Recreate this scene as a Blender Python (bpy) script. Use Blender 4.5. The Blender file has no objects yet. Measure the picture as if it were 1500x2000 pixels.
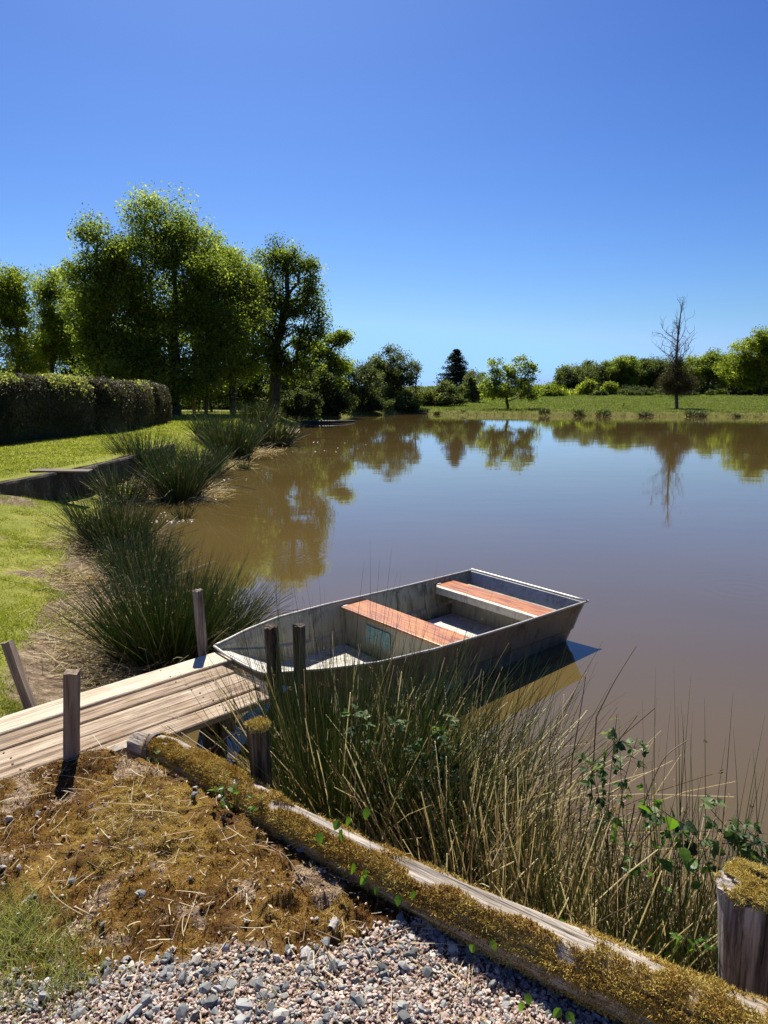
import bpy, math, random
import numpy as np
from mathutils import Vector, Matrix

# ------------------------------------------------------------------ camera, sky, sun, exposure
SC = bpy.context.scene
COL = SC.collection
FPX, PITCH, EYE = 1370.0, math.radians(9.4), 2.15
EXPO = 0.9
SUN_EL, SUN_AZ = 54.0, -12.0            # degrees; azimuth from +Y, positive towards +X

cd = bpy.data.cameras.new('camera')
cam = bpy.data.objects.new('camera', cd); COL.objects.link(cam)
cam.location = (0, 0, EYE)
cam.rotation_euler = (math.pi / 2 - PITCH, 0, 0)
cd.sensor_fit = 'VERTICAL'; cd.sensor_height = 36.0; cd.sensor_width = 27.0
cd.lens = 36.0 * FPX / 2000.0
cd.clip_start = 0.05; cd.clip_end = 5000
SC.camera = cam

w = bpy.data.worlds.new('World'); SC.world = w; w.use_nodes = True
nt = w.node_tree; nt.nodes.clear()
sky = nt.nodes.new('ShaderNodeTexSky'); sky.sky_type = 'NISHITA'; sky.sun_disc = False
sky.sun_elevation = math.radians(SUN_EL); sky.sun_rotation = math.radians(SUN_AZ)
sky.altitude = 0; sky.air_density = 1.0; sky.dust_density = 0.7; sky.ozone_density = 1.5
sep = nt.nodes.new('ShaderNodeSeparateColor'); cmb = nt.nodes.new('ShaderNodeCombineColor'); nt.links.new(sky.outputs[0], sep.inputs[0])
gm = nt.nodes.new('ShaderNodeMath'); gm.operation = 'MULTIPLY'; gm.inputs[1].default_value = 1.12; nt.links.new(sep.outputs[1], gm.inputs[0])
bm_ = nt.nodes.new('ShaderNodeMath'); bm_.operation = 'MAXIMUM'; nt.links.new(gm.outputs[0], bm_.inputs[0]); nt.links.new(sep.outputs[2], bm_.inputs[1])
for ch, (g, k, top) in enumerate([(1.70, .0172, 6.3), (1.64, .0242, 7.9), (1.37, .0560, 9.0)]):   # the deep, contrasty blue of the photograph
    mn = nt.nodes.new('ShaderNodeMath'); mn.operation = 'MINIMUM'; mn.inputs[1].default_value = top; nt.links.new(bm_.outputs[0] if ch == 2 else sep.outputs[ch], mn.inputs[0])
    pw = nt.nodes.new('ShaderNodeMath'); pw.operation = 'POWER'; pw.inputs[1].default_value = g; nt.links.new(mn.outputs[0], pw.inputs[0])
    ml = nt.nodes.new('ShaderNodeMath'); ml.operation = 'MULTIPLY'; ml.inputs[1].default_value = k / (.1 * 2 ** EXPO); nt.links.new(pw.outputs[0], ml.inputs[0]); nt.links.new(ml.outputs[0], cmb.inputs[ch])
bg = nt.nodes.new('ShaderNodeBackground'); bg.inputs['Strength'].default_value = 0.1
wo = nt.nodes.new('ShaderNodeOutputWorld')
nt.links.new(cmb.outputs[0], bg.inputs[0]); nt.links.new(bg.outputs[0], wo.inputs[0])

sl = bpy.data.lights.new('sun', 'SUN'); sl.energy = 4.8; sl.angle = math.radians(0.5); sl.color = (1.0, 0.94, 0.84)
so = bpy.data.objects.new('sun', sl); COL.objects.link(so); so.location = (-8, 40, 60)
_sd = Vector((math.sin(math.radians(SUN_AZ)) * math.cos(math.radians(SUN_EL)), math.cos(math.radians(SUN_AZ)) * math.cos(math.radians(SUN_EL)), math.sin(math.radians(SUN_EL))))
so.rotation_euler = _sd.to_track_quat('Z', 'Y').to_euler()

SC.view_settings.view_transform = 'Standard'; SC.view_settings.look = 'None'
SC.view_settings.exposure = EXPO; SC.view_settings.gamma = 1.0
SC.cycles.max_bounces = 8; SC.cycles.transparent_max_bounces = 4; SC.cycles.diffuse_bounces = 4
SC.cycles.glossy_bounces = 3; SC.cycles.transmission_bounces = 6

# ------------------------------------------------------------------ helpers
RNG = np.random.default_rng(7)

def ray(x, y):
    cx = (x - 750) / FPX; cz = (1000 - y) / FPX
    return np.array([cx, math.cos(PITCH) + cz * math.sin(PITCH), -math.sin(PITCH) + cz * math.cos(PITCH)])
def at(x, y, z):
    r = ray(x, y); return r * ((z - EYE) / r[2]) + np.array([0, 0, EYE])
def dist(x, y, D):
    r = ray(x, y); return r * (D / r[1]) + np.array([0, 0, EYE])

def vnoise(x, y, seed=0):
    x = np.asarray(x, float); y = np.asarray(y, float)
    xi = np.floor(x).astype(np.int64); yi = np.floor(y).astype(np.int64)
    fx = x - xi; fy = y - yi; fx = fx * fx * (3 - 2 * fx); fy = fy * fy * (3 - 2 * fy)
    def h(a, b):
        n = (a * 374761393 + b * 668265263 + seed * 1442695041) & 0x7fffffff
        n = ((n ^ (n >> 13)) * 1274126177) & 0x7fffffff
        n = n ^ (n >> 16)
        return (n & 0xffff) / 65535.0
    return (h(xi, yi) * (1 - fx) + h(xi + 1, yi) * fx) * (1 - fy) + (h(xi, yi + 1) * (1 - fx) + h(xi + 1, yi + 1) * fx) * fy
def fbm(x, y, seed=0, oct=4):
    s = 0; a = .5; f = 1
    for k in range(oct):
        s = s + a * vnoise(x * f + 17 * k, y * f - 9 * k, seed + k); a *= .5; f *= 2.03
    return s
def sstep(a, b, v):
    t = np.clip((np.asarray(v, float) - a) / (b - a), 0, 1); return t * t * (3 - 2 * t)
def norm(v): return v / (np.linalg.norm(v, axis=-1, keepdims=True) + 1e-9)

def build(name, V, F, mat=None, parent=None, smooth=False, tint=None, loc=None):
    """one mesh object from vertex array V and face array(s) F (each (n,3) or (n,4)); tint = value per vertex"""
    V = np.ascontiguousarray(V, dtype=np.float32)
    if loc is not None: V = V - np.asarray(loc, np.float32)
    Fs = F if isinstance(F, (list, tuple)) else [F]
    Fs = [np.asarray(f, np.int32) for f in Fs if len(f)]
    me = bpy.data.meshes.new(name)
    me.vertices.add(len(V)); me.vertices.foreach_set('co', V.ravel())
    tot = np.concatenate([np.full(len(f), f.shape[1], np.int32) for f in Fs])
    idx = np.concatenate([f.ravel() for f in Fs])
    me.loops.add(len(idx)); me.loops.foreach_set('vertex_index', idx)
    me.polygons.add(len(tot)); st = np.concatenate([[0], np.cumsum(tot)[:-1]]).astype(np.int32)
    me.polygons.foreach_set('loop_start', st)
    try: me.polygons.foreach_set('loop_total', tot)
    except Exception: pass
    me.polygons.foreach_set('use_smooth', np.full(len(tot), smooth))
    if tint is not None:
        a = me.attributes.new('tint', 'FLOAT', 'POINT'); a.data.foreach_set('value', np.ascontiguousarray(tint, np.float32))
    me.update(calc_edges=True); me.validate()
    o = bpy.data.objects.new(name, me); COL.objects.link(o)
    if mat: me.materials.append(mat)
    if parent is not None: o.parent = parent
    if loc is not None: o.location = loc
    return o
def thing(name, label, cat, loc=(0, 0, 0), rot=(0, 0, 0), group=None):
    o = bpy.data.objects.new(name, None); COL.objects.link(o); o.location = loc; o.rotation_euler = rot
    o.empty_display_size = .2
    o['label'] = label; o['category'] = cat
    if group: o['group'] = group
    return o
def tag(o, label, cat, group=None):
    o['label'] = label; o['category'] = cat
    if group: o['group'] = group
    return o
def kind(o, k, label=None):
    o['kind'] = k
    if label: o['label'] = label
    return o
def part(name, V, F, mat, root, smooth=False, tint=None):
    """a child whose vertices are given in world space, root unrotated"""
    o = build(name, np.asarray(V) - np.array(root.location), F, mat, root, smooth, tint)
    return o

class MB:
    """collects pieces into one mesh"""
    def __init__(s): s.V = []; s.F = {3: [], 4: []}; s.T = []; s.n = 0
    def add(s, V, F, t=0.5):
        V = np.asarray(V, float); 
        for f in (F if isinstance(F, (list, tuple)) else [F]):
            f = np.asarray(f, int); s.F[f.shape[1]].append(f + s.n)
        s.V.append(V); s.T.append(np.full(len(V), t) if np.isscalar(t) else np.asarray(t)); s.n += len(V)
    def fs(s): return [np.concatenate(s.F[k]) for k in (3, 4) if s.F[k]]
    def build(s, name, mat, parent=None, smooth=False, rel=False):
        V = np.concatenate(s.V)
        if rel: V = V - np.array(parent.location)
        return build(name, V, s.fs(), mat, parent, smooth, np.concatenate(s.T))

BOXF = np.array([[0, 3, 2, 1], [4, 5, 6, 7], [0, 1, 5, 4], [1, 2, 6, 5], [2, 3, 7, 6], [3, 0, 4, 7]])
def boxv(x0, x1, y0, y1, z0, z1):
    return np.array([[x0, y0, z0], [x1, y0, z0], [x1, y1, z0], [x0, y1, z0], [x0, y0, z1], [x1, y0, z1], [x1, y1, z1], [x0, y1, z1]], float)
def frames(P):
    T = np.gradient(P, axis=0); T = norm(T)
    ref = np.array([0, 0, 1.0]) if abs(T[:, 2]).mean() < .85 else np.array([0, 1.0, 0])
    S = norm(np.cross(T, ref)); U = np.cross(S, T); return T, S, U
def tube(P, R, k=10, cap=True, noise=0, seed=0):
    P = np.asarray(P, float); R = np.broadcast_to(np.asarray(R, float), (len(P),))
    T, S, U = frames(P); a = np.arange(k) * 2 * math.pi / k
    rr = np.ones((len(P), k))
    if noise:
        rr = 1 + noise * (fbm(a[None, :] * 2.2 + 0 * rr, np.linspace(0, 1, len(P))[:, None] * len(P) * .18 + 0 * rr, seed) - .47) * 2
        rr = rr
    V = P[:, None, :] + (R[:, None] * rr)[:, :, None] * (np.cos(a)[None, :, None] * S[:, None, :] + np.sin(a)[None, :, None] * U[:, None, :])
    V = V.reshape(-1, 3); n = len(P)
    i, j = np.meshgrid(np.arange(n - 1), np.arange(k), indexing='ij'); j2 = (j + 1) % k
    F = np.stack([i * k + j, i * k + j2, (i + 1) * k + j2, (i + 1) * k + j], -1).reshape(-1, 4)
    out = [F]
    if cap:
        V = np.concatenate([V, P[:1], P[-1:]]); c0, c1 = n * k, n * k + 1; jj = np.arange(k); j2 = (jj + 1) % k
        out.append(np.concatenate([np.stack([np.full(k, c0), j2, jj], -1), np.stack([np.full(k, c1), (n - 1) * k + jj, (n - 1) * k + j2], -1)]))
    return V, out
def frusta(A, B, ra, rb, k=5):
    """many separate tapered sticks"""
    n = len(A); T = norm(B - A); ref = np.where(np.abs(T[:, 2:3]) < .9, np.array([[0, 0, 1.0]]), np.array([[1.0, 0, 0]]))
    S = norm(np.cross(T, ref)); U = np.cross(S, T); a = np.arange(k) * 2 * math.pi / k
    off = np.cos(a)[None, :, None] * S[:, None] + np.sin(a)[None, :, None] * U[:, None]
    V = np.stack([A[:, None] + ra[:, None, None] * off, B[:, None] + rb[:, None, None] * off], 1)
    j = np.arange(k); j2 = (j + 1) % k
    f = np.stack([j, j2, k + j2, k + j], -1)
    F = (np.arange(n)[:, None, None] * 2 * k + f[None]).reshape(-1, 4)
    return V.reshape(-1, 3), F
def blades(B, D, L, W, bend, segs=4, k=3, blunt=False):
    """n stalks: base B, unit direction D, length L, radius W, bend vectors added by t^2. -> V, F"""
    n = len(B); t = np.linspace(0, 1, segs + 1)
    P = B[:, None] + (L[:, None] * D)[:, None] * t[None, :, None] + bend[:, None] * (t ** 2)[None, :, None]
    T = norm(D[:, None] * L[:, None, None] + 2 * bend[:, None] * t[None, :, None])
    ph = RNG.random(n) * 6.28; ref = np.stack([np.cos(ph), np.sin(ph), 0.13 * np.ones(n)], -1)[:, None]
    S = norm(np.cross(T, ref + 0 * T)); U = np.cross(T, S)
    if k == 2:
        r = W[:, None] * (1 - t[None] ** 1.6 * .92)
        V = np.stack([P + r[..., None] * S, P - r[..., None] * S], 2)
        f = np.array([[s * 2, s * 2 + 1, s * 2 + 3, s * 2 + 2] for s in range(segs)])
    else:
        a = np.arange(k) * 2 * math.pi / k
        tp = (1 - t ** 3 * (.25 if blunt else .85))
        r = W[:, None] * tp[None]
        V = P[:, :, None] + r[:, :, None, None] * (np.cos(a)[None, None, :, None] * S[:, :, None] + np.sin(a)[None, None, :, None] * U[:, :, None])
        f = np.array([[s * k + j, s * k + (j + 1) % k, (s + 1) * k + (j + 1) % k, (s + 1) * k + j] for s in range(segs) for j in range(k)])
    m = V.shape[1] * V.shape[2]
    F = (np.arange(n)[:, None, None] * m + f[None]).reshape(-1, 4)
    return V.reshape(-1, 3), F, m
def leaves(C, N, size, aspect=.6, fold=.15, droop=None):
    """diamond leaves at centres C with normals N"""
    n = len(C); N = norm(N); r = RNG.normal(size=(n, 3))
    if droop is not None: r = r * .35 + droop
    A = norm(r - N * (r * N).sum(-1, keepdims=True)); Bv = np.cross(N, A)
    s = np.broadcast_to(np.asarray(size, float), (n,))[:, None]
    V = np.stack([C - A * s * .5, C + Bv * s * aspect * .5 + A * s * .05 + N * s * fold, C + A * s * .5, C - Bv * s * aspect * .5 + A * s * .05 + N * s * fold], 1)
    return V.reshape(-1, 3), np.arange(n * 4).reshape(n, 4)
def rand_unit(n): return norm(RNG.normal(size=(n, 3)))

# ------------------------------------------------------------------ materials
class NT:
    def __init__(s, name):
        s.m = bpy.data.materials.new(name); s.m.use_nodes = True; s.t = s.m.node_tree; s.t.nodes.clear()
        s.out = s.n('ShaderNodeOutputMaterial')
    def n(s, typ, **kw):
        o = s.t.nodes.new(typ)
        for k, v in kw.items():
            if k.startswith('i_'): o.inputs[k[2:].replace('_', ' ')].default_value = v
            else: setattr(o, k, v)
        return o
    def l(s, a, b): s.t.links.new(a, b)
    def noise(s, vec, scale, detail=4, rough=.55, dist=0.0):
        o = s.n('ShaderNodeTexNoise'); o.inputs['Scale'].default_value = scale; o.inputs['Detail'].default_value = detail
        o.inputs['Roughness'].default_value = rough; o.inputs['Distortion'].default_value = dist
        if vec is not None: s.l(vec, o.inputs['Vector'])
        return o.outputs['Fac']
    def ramp(s, fac, stops):
        o = s.n('ShaderNodeValToRGB'); e = o.color_ramp.elements
        while len(e) < len(stops): e.new(.5)
        for i, (p, c) in enumerate(stops): e[i].position = p; e[i].color = (*c, 1) if len(c) == 3 else c
        s.l(fac, o.inputs[0]); return o.outputs[0]
    def mix(s, fac, a, b, mode='MIX'):
        o = s.n('ShaderNodeMix', data_type='RGBA', blend_type=mode)
        for sock, v in ((o.inputs[0], fac), (o.inputs[6], a), (o.inputs[7], b)):
            if hasattr(v, 'links'): s.l(v, sock)
            elif isinstance(v, (int, float)): sock.default_value = v
            else: sock.default_value = (*v, 1)
        return o.outputs[2]
    def math(s, op, a, b=None, clamp=False):
        o = s.n('ShaderNodeMath', operation=op, use_clamp=clamp)
        for sock, v in ((o.inputs[0], a), (o.inputs[1], b)):
            if v is None: continue
            if hasattr(v, 'links'): s.l(v, sock)
            else: sock.default_value = v
        return o.outputs[0]
    def coord(s, which='Object', scale=None, rot=None):
        o = s.n('ShaderNodeTexCoord').outputs[which]
        if scale or rot:
            mp = s.n('ShaderNodeMapping'); s.l(o, mp.inputs[0])
            if scale: mp.inputs['Scale'].default_value = scale
            if rot: mp.inputs['Rotation'].default_value = rot
            return mp.outputs[0]
        return o
    def attr(s, name='tint'):
        return s.n('ShaderNodeAttribute', attribute_name=name).outputs['Fac']
    def bump(s, h, strength=.3, distance=.02, normal=None):
        o = s.n('ShaderNodeBump'); o.inputs['Strength'].default_value = strength; o.inputs['Distance'].default_value = distance
        s.l(h, o.inputs['Height'])
        if normal is not None: s.l(normal, o.inputs['Normal'])
        return o.outputs[0]
    def pbr(s, col, rough=.7, spec=.3, normal=None, metallic=0, link=True):
        o = s.n('ShaderNodeBsdfPrincipled')
        for k, v in (('Base Color', col), ('Roughness', rough), ('Specular IOR Level', spec), ('Metallic', metallic), ('Normal', normal)):
            if v is None: continue
            if hasattr(v, 'links'): s.l(v, o.inputs[k])
            elif k == 'Base Color': o.inputs[k].default_value = (*v, 1)
            else: o.inputs[k].default_value = v
        if link: s.l(o.outputs[0], s.out.inputs[0])
        return o.outputs[0]

def leaf_mat(name, cols, trans=.45, rough=.55, boost=(1.9, 1.95, 1.0), scale=.35, spec=.25):
    """foliage: colours by per-leaf tint and slow noise, part translucent"""
    m = NT(name); c = m.ramp(m.attr(), [(i / (len(cols) - 1), k) for i, k in enumerate(cols)])
    nz = m.noise(m.coord('Object'), scale, 2)
    c = m.mix(m.math('MULTIPLY', nz, .9), c, m.mix(1.0, c, (.72, .78, .6), 'MULTIPLY'))
    a = m.pbr(c, rough, spec, link=False)
    tr = m.n('ShaderNodeBsdfTranslucent'); m.l(m.mix(1.0, c, boost, 'MULTIPLY'), tr.inputs[0])
    mx = m.n('ShaderNodeMixShader'); mx.inputs[0].default_value = trans
    m.l(a, mx.inputs[1]); m.l(tr.outputs[0], mx.inputs[2]); m.l(mx.outputs[0], m.out.inputs[0]); return m.m
def plain(name, stops, scale=(1, 1, 1), nscale=5, rough=.8, spec=.2, bstr=.4, bdist=.01, detail=6, coord='Object'):
    m = NT(name); v = m.coord(coord, scale); f = m.noise(v, nscale, detail, .62)
    f2 = m.noise(v, nscale * 3.7, detail, .6)
    fm = m.math('ADD', m.math('MULTIPLY', f, .65), m.math('MULTIPLY', f2, .35))
    m.pbr(m.ramp(fm, stops), rough, spec, m.bump(fm, bstr, bdist)); return m.m
# ------------------------------------------------------------------ the lie of the land
POND = np.array([(3.2, 0.0), (1.35, 1.72), (.85, 2.15), (.45, 2.42), (0.0, 2.75), (-.45, 3.05), (-.9, 3.35), (-1.3, 3.75), (-1.65, 4.3), (-1.95, 4.9), (-2.15, 5.5), (-2.5, 6.6),
                 (-3.1, 8.2), (-3.7, 10.2), (-4.1, 12.0), (-4.35, 14.0), (-4.35, 17.2), (-4.8, 20.5), (-5.1, 25.5), (-5.0, 30.2), (-4.85, 36), (-5.0, 42), (-5.6, 48), (-6.4, 55), (-6.6, 62), (-5.0, 69),
                 (-2.9, 75), (0, 80.5), (3.1, 85), (8, 81), (14, 78), (25, 75), (39, 72.3), (60, 69), (85, 50), (90, 0), (60, -40), (20, -30), (6, -8)], float)
def pond_sd(x, y):
    """signed distance to the shore line, positive on land"""
    p = np.stack([np.asarray(x, float), np.asarray(y, float)], -1); shp = p.shape[:-1]; p = p.reshape(-1, 2)
    A = POND; B = np.roll(POND, -1, 0); d = np.full(len(p), 1e9); ins = np.zeros(len(p), bool)
    for a, b in zip(A, B):
        e = b - a; t = np.clip(((p - a) @ e) / (e @ e), 0, 1); d = np.minimum(d, np.linalg.norm(p - a - t[:, None] * e, axis=1))
        c = ((a[1] > p[:, 1]) != (b[1] > p[:, 1]))
        with np.errstate(divide='ignore', invalid='ignore'):
            xi = (b[0] - a[0]) * (p[:, 1] - a[1]) / (b[1] - a[1] + 1e-12) + a[0]
        ins ^= c & (p[:, 0] < xi)
    return np.where(ins, -d, d).reshape(shp)
WALL = np.array([(-12.0, 9.6), (-6.45, 11.3), (-6.12, 14.5), (-6.2, 17.0), (-6.42, 21.5)])
LOGA, LOGB = np.array([-1.02, 2.92]), np.array([1.30, 1.22])     # line of the edging log on the ground
def wall_x(y): return np.interp(y, WALL[1:, 1], WALL[1:, 0])
def ground_h(x, y):
    x = np.asarray(x, float); y = np.asarray(y, float)
    sd = pond_sd(x, y) + (fbm(x * .9, y * .9, 3, 3) - .45) * .25 * sstep(2, 6, y)
    und = (fbm(x * .25, y * .25, 5, 3) - .45)
    near = .03 + .27 * sstep(0.1, 1.1, sd) + .05 * np.clip(sd - 1, 0, 4) + und * .10
    near = near + .24 * sstep(-4.2, -6.6, x) * sstep(6, 11, y) - .42 * sstep(11.0, 12.8, y) * sstep(-7.2, -6.0, x)
    up = .70 + und * .12
    rim = .02 + .68 * sstep(.3, 3.2, sd) + und * .1
    # upper lawn behind the wall, then a soft bank past the wall's end
    yw = np.interp(x, WALL[:2, 0], WALL[:2, 1])
    behind = ((x < wall_x(y) - .42) & (y > yw + .42) & (y < 21.5))
    left = np.where(behind, up, np.where(y > 21.5, np.minimum(rim, up), near))
    left = np.where((y >= 19) & (y <= 24) & ~behind, near * (1 - sstep(19, 24, y)) + np.minimum(rim, up) * sstep(19, 24, y), left)
    far = .03 + .42 * sstep(0.05, .9, sd) + .10 * sstep(.5, 6, sd) + np.clip(.0215 * (sd - 4), 0, 1.65) + und * .1
    dd = np.hypot(x, y)
    f = sstep(-4, 2, x) * sstep(50, 60, y)
    f = np.maximum(f, sstep(58, 70, y))
    f = np.maximum(f, sstep(30, 60, x))
    h = left * (1 - f) + far * f
    # the camera's own bank: level with the gravel
    s = (x - LOGA[0]) * (LOGB[1] - LOGA[1]) - (y - LOGA[1]) * (LOGB[0] - LOGA[0]); s = s / np.hypot(*(LOGB - LOGA))   # >0 on the camera's side
    bank = sstep(-.32, .05, s) * .36
    nb = sstep(3.6, 2.9, y) 
    h = np.where(sd > 0, h * (1 - nb) + np.maximum(bank, .04) * nb, h)
    h = np.where(sd <= 0, np.maximum(-1.2, -.02 + sd * .8), h)
    return h

# ------------------------------------------------------------------ materials of the ground and water
def ground_material():
    m = NT('meadow_grass_and_bank_earth'); p = m.coord('Object')
    n1 = m.noise(p, .35, 4); n2 = m.noise(p, 2.2, 5, .65); n3 = m.noise(p, 14, 4, .7); n4 = m.noise(p, 60, 3, .7)
    g = m.ramp(n2, [(.25, (.145, .165, .025)), (.5, (.235, .25, .042)), (.72, (.36, .335, .08))])
    g = m.mix(m.math('MULTIPLY', n3, .65), g, (.16, .18, .03))
    g = m.mix(m.math('MULTIPLY', m.math('SUBTRACT', n1, .5, True), 2.0, True), g, (.34, .28, .09))
    g = m.mix(m.math('MULTIPLY', m.math('SUBTRACT', n4, .5, True), 1.5, True), g, (.045, .075, .012))
    yy = m.n('ShaderNodeSeparateXYZ'); m.l(p, yy.inputs[0])
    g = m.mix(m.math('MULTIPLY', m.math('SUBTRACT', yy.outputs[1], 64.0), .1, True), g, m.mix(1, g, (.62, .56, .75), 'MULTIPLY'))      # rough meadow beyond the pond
    e = m.ramp(n3, [(.25, (.07, .045, .028)), (.5, (.20, .145, .095)), (.75, (.42, .33, .235))])
    e = m.mix(m.math('MULTIPLY', m.math('SUBTRACT', n4, .5, True), 3, True), e, (.06, .04, .025))
    a = m.math('ADD', m.attr('tint'), m.math('MULTIPLY', m.math('SUBTRACT', n3, .5), .5))
    c = m.mix(m.math('MULTIPLY', m.math('SUBTRACT', a, .4), 5, True), g, e)
    h = m.math('ADD', m.math('MULTIPLY', n3, .6), m.math('MULTIPLY', n4, .4))
    m.pbr(c, .95, .08, m.bump(h, .8, .06)); return m.m
def water_material():
    m = NT('muddy_pond_water'); p = m.coord('Object')
    swell = m.noise(m.coord('Object', (.55, 1.0, 1)), .9, 2, .5)
    rip = m.noise(m.coord('Object', (.45, 1.0, 1)), 5.5, 2, .5)
    gust = m.math('MULTIPLY', m.math('SUBTRACT', m.noise(p, .06, 2), .42, True), 3.2, True)
    h = m.math('ADD', m.math('MULTIPLY', swell, .40), m.math('MULTIPLY', m.math('MULTIPLY', rip, .09), m.math('ADD', gust, .35)))
    # rings left by fish
    sx = m.n('ShaderNodeSeparateXYZ'); m.l(p, sx.inputs[0])
    for cx, cy, R, amp in RINGS:
        dx = m.math('SUBTRACT', sx.outputs[0], cx); dy = m.math('SUBTRACT', sx.outputs[1], cy)
        d = m.math('SQRT', m.math('ADD', m.math('MULTIPLY', dx, dx), m.math('MULTIPLY', dy, dy)))
        wv = m.math('SINE', m.math('MULTIPLY', d, 34.0 / R))
        fall = m.math('MULTIPLY', m.math('SUBTRACT', 1.0, m.math('DIVIDE', d, R), True), amp)
        h = m.math('ADD', h, m.math('MULTIPLY', wv, fall))
    c = m.ramp(m.noise(p, .25, 3), [(.3, (.088, .061, .020)), (.7, (.103, .072, .025))])
    o = m.n('ShaderNodeBsdfPrincipled'); m.l(c, o.inputs['Base Color'])
    o.inputs['Roughness'].default_value = .03; o.inputs['IOR'].default_value = 1.62
    m.l(m.bump(h, .5, .016), o.inputs['Normal']); m.l(o.outputs[0], m.out.inputs[0]); return m.m
RINGS = [(*at(575, 1085, 0)[:2], .8, .05), (*at(1450, 1150, 0)[:2], 1.0, .05), (*at(1130, 1480, 0)[:2], .5, .02)]

# ------------------------------------------------------------------ terrain: one sheet to the horizon
def make_terrain():
    fine = np.radians(np.arange(-44, 44.01, .22)); rest = np.radians(np.concatenate([np.arange(-180, -44, 3.0), np.arange(46, 180, 3.0)]))
    ang = np.sort(np.concatenate([fine, rest])); r = np.concatenate([[.25], np.geomspace(.9, 2500, 430)])
    A, R = np.meshgrid(ang, r); X = R * np.sin(A); Y = R * np.cos(A)
    Z = ground_h(X, Y)
    sd = pond_sd(X, Y)
    far = sstep(50, 58, Y)
    dirt = sstep(1.05, .45, sd) * (1 - far) * .95
    dirt = np.maximum(dirt, .75 * (fbm(X * 1.1, Y * 1.1, 21, 3) > .62) * sstep(13, 9, Y) * (sd < 3))
    dirt = np.maximum(dirt, .9 * np.exp(-(((X + 6.0) / .8) ** 2 + ((Y - 10.9) / .5) ** 2)))
    Z = Z + (fbm(X * 3, Y * 3, 9, 3) - .45) * .05 * sstep(40, 10, R) * (sd > 0)
    n, k = A.shape
    i, j = np.meshgrid(np.arange(n - 1), np.arange(k), indexing='ij'); j2 = (j + 1) % k
    F = np.stack([i * k + j, i * k + j2, (i + 1) * k + j2, (i + 1) * k + j], -1).reshape(-1, 4)[:, ::-1]
    V = np.stack([X, Y, Z], -1).reshape(-1, 3)
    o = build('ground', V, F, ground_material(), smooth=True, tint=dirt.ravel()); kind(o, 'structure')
    kk = 64; aa = np.arange(kk) * 2 * math.pi / kk
    xs = np.array([-14.0, 96]); ys = np.array([-45.0, 96])
    o = build('water', np.array([[xs[0], ys[0], 0], [xs[1], ys[0], 0], [xs[1], ys[1], 0], [xs[0], ys[1], 0]]), np.array([[0, 1, 2, 3]]), water_material()); kind(o, 'structure')
make_terrain()

# ------------------------------------------------------------------ the gravelled, mossy bank in front of the camera
def bank_h(x, y):
    s = (x - LOGA[0]) * (LOGB[1] - LOGA[1]) - (y - LOGA[1]) * (LOGB[0] - LOGA[0]); s = s / np.hypot(*(LOGB - LOGA))
    ax, ay = math.cos(DECK_A), math.sin(DECK_A)
    dk = (x - DECK_N[0]) * ay - (y - DECK_N[1]) * ax                     # >0 towards the camera from the deck's near edge
    h = .585 + .075 * np.exp(-(((x + .62) / .5) ** 2 + ((y - 2.3) / .42) ** 2)) + (fbm(x * 3.2, y * 3.2, 31, 4) - .47) * .07 * sstep(1.55, 1.9, y + .12 * x)
    h = h - .12 * sstep(.14, .0, s) - .07 * sstep(.16, .0, dk)
    return h
DECK_Z = .45; DECK_A = math.radians(46.3)
DECK_N = np.array([-.655, 3.80])       # near, outer corner of the deck top
def moss_mask(x, y):
    n = fbm(x * 2.3, y * 2.3, 41, 4)
    edge = 1.70 - .10 * np.clip(-x - .5, 0, 1) + .30 * np.clip(x + .25, 0, 1) + (n - .47) * .38
    m = sstep(-.05, .1, y - edge)
    right = sstep(.36, .20, x + .55 * (y - 2.0) + (n - .47) * .4)
    return m * right
def bank_rough(x, y):
    mm = moss_mask(x, y); c = fbm(x * 15, y * 15, 51, 4)
    return mm * (np.abs(c - .47) * -.11 + .010 + (fbm(x * 44, y * 44, 77, 2) - .4) * .012) + (1 - mm) * (fbm(x * 20, y * 20, 52, 3) - .47) * .014
def litter_mask(x, y): return sstep(.50, .62, fbm(x * 5.5, y * 5.5, 133, 4)) * sstep(1.5, 1.75, y)
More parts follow.
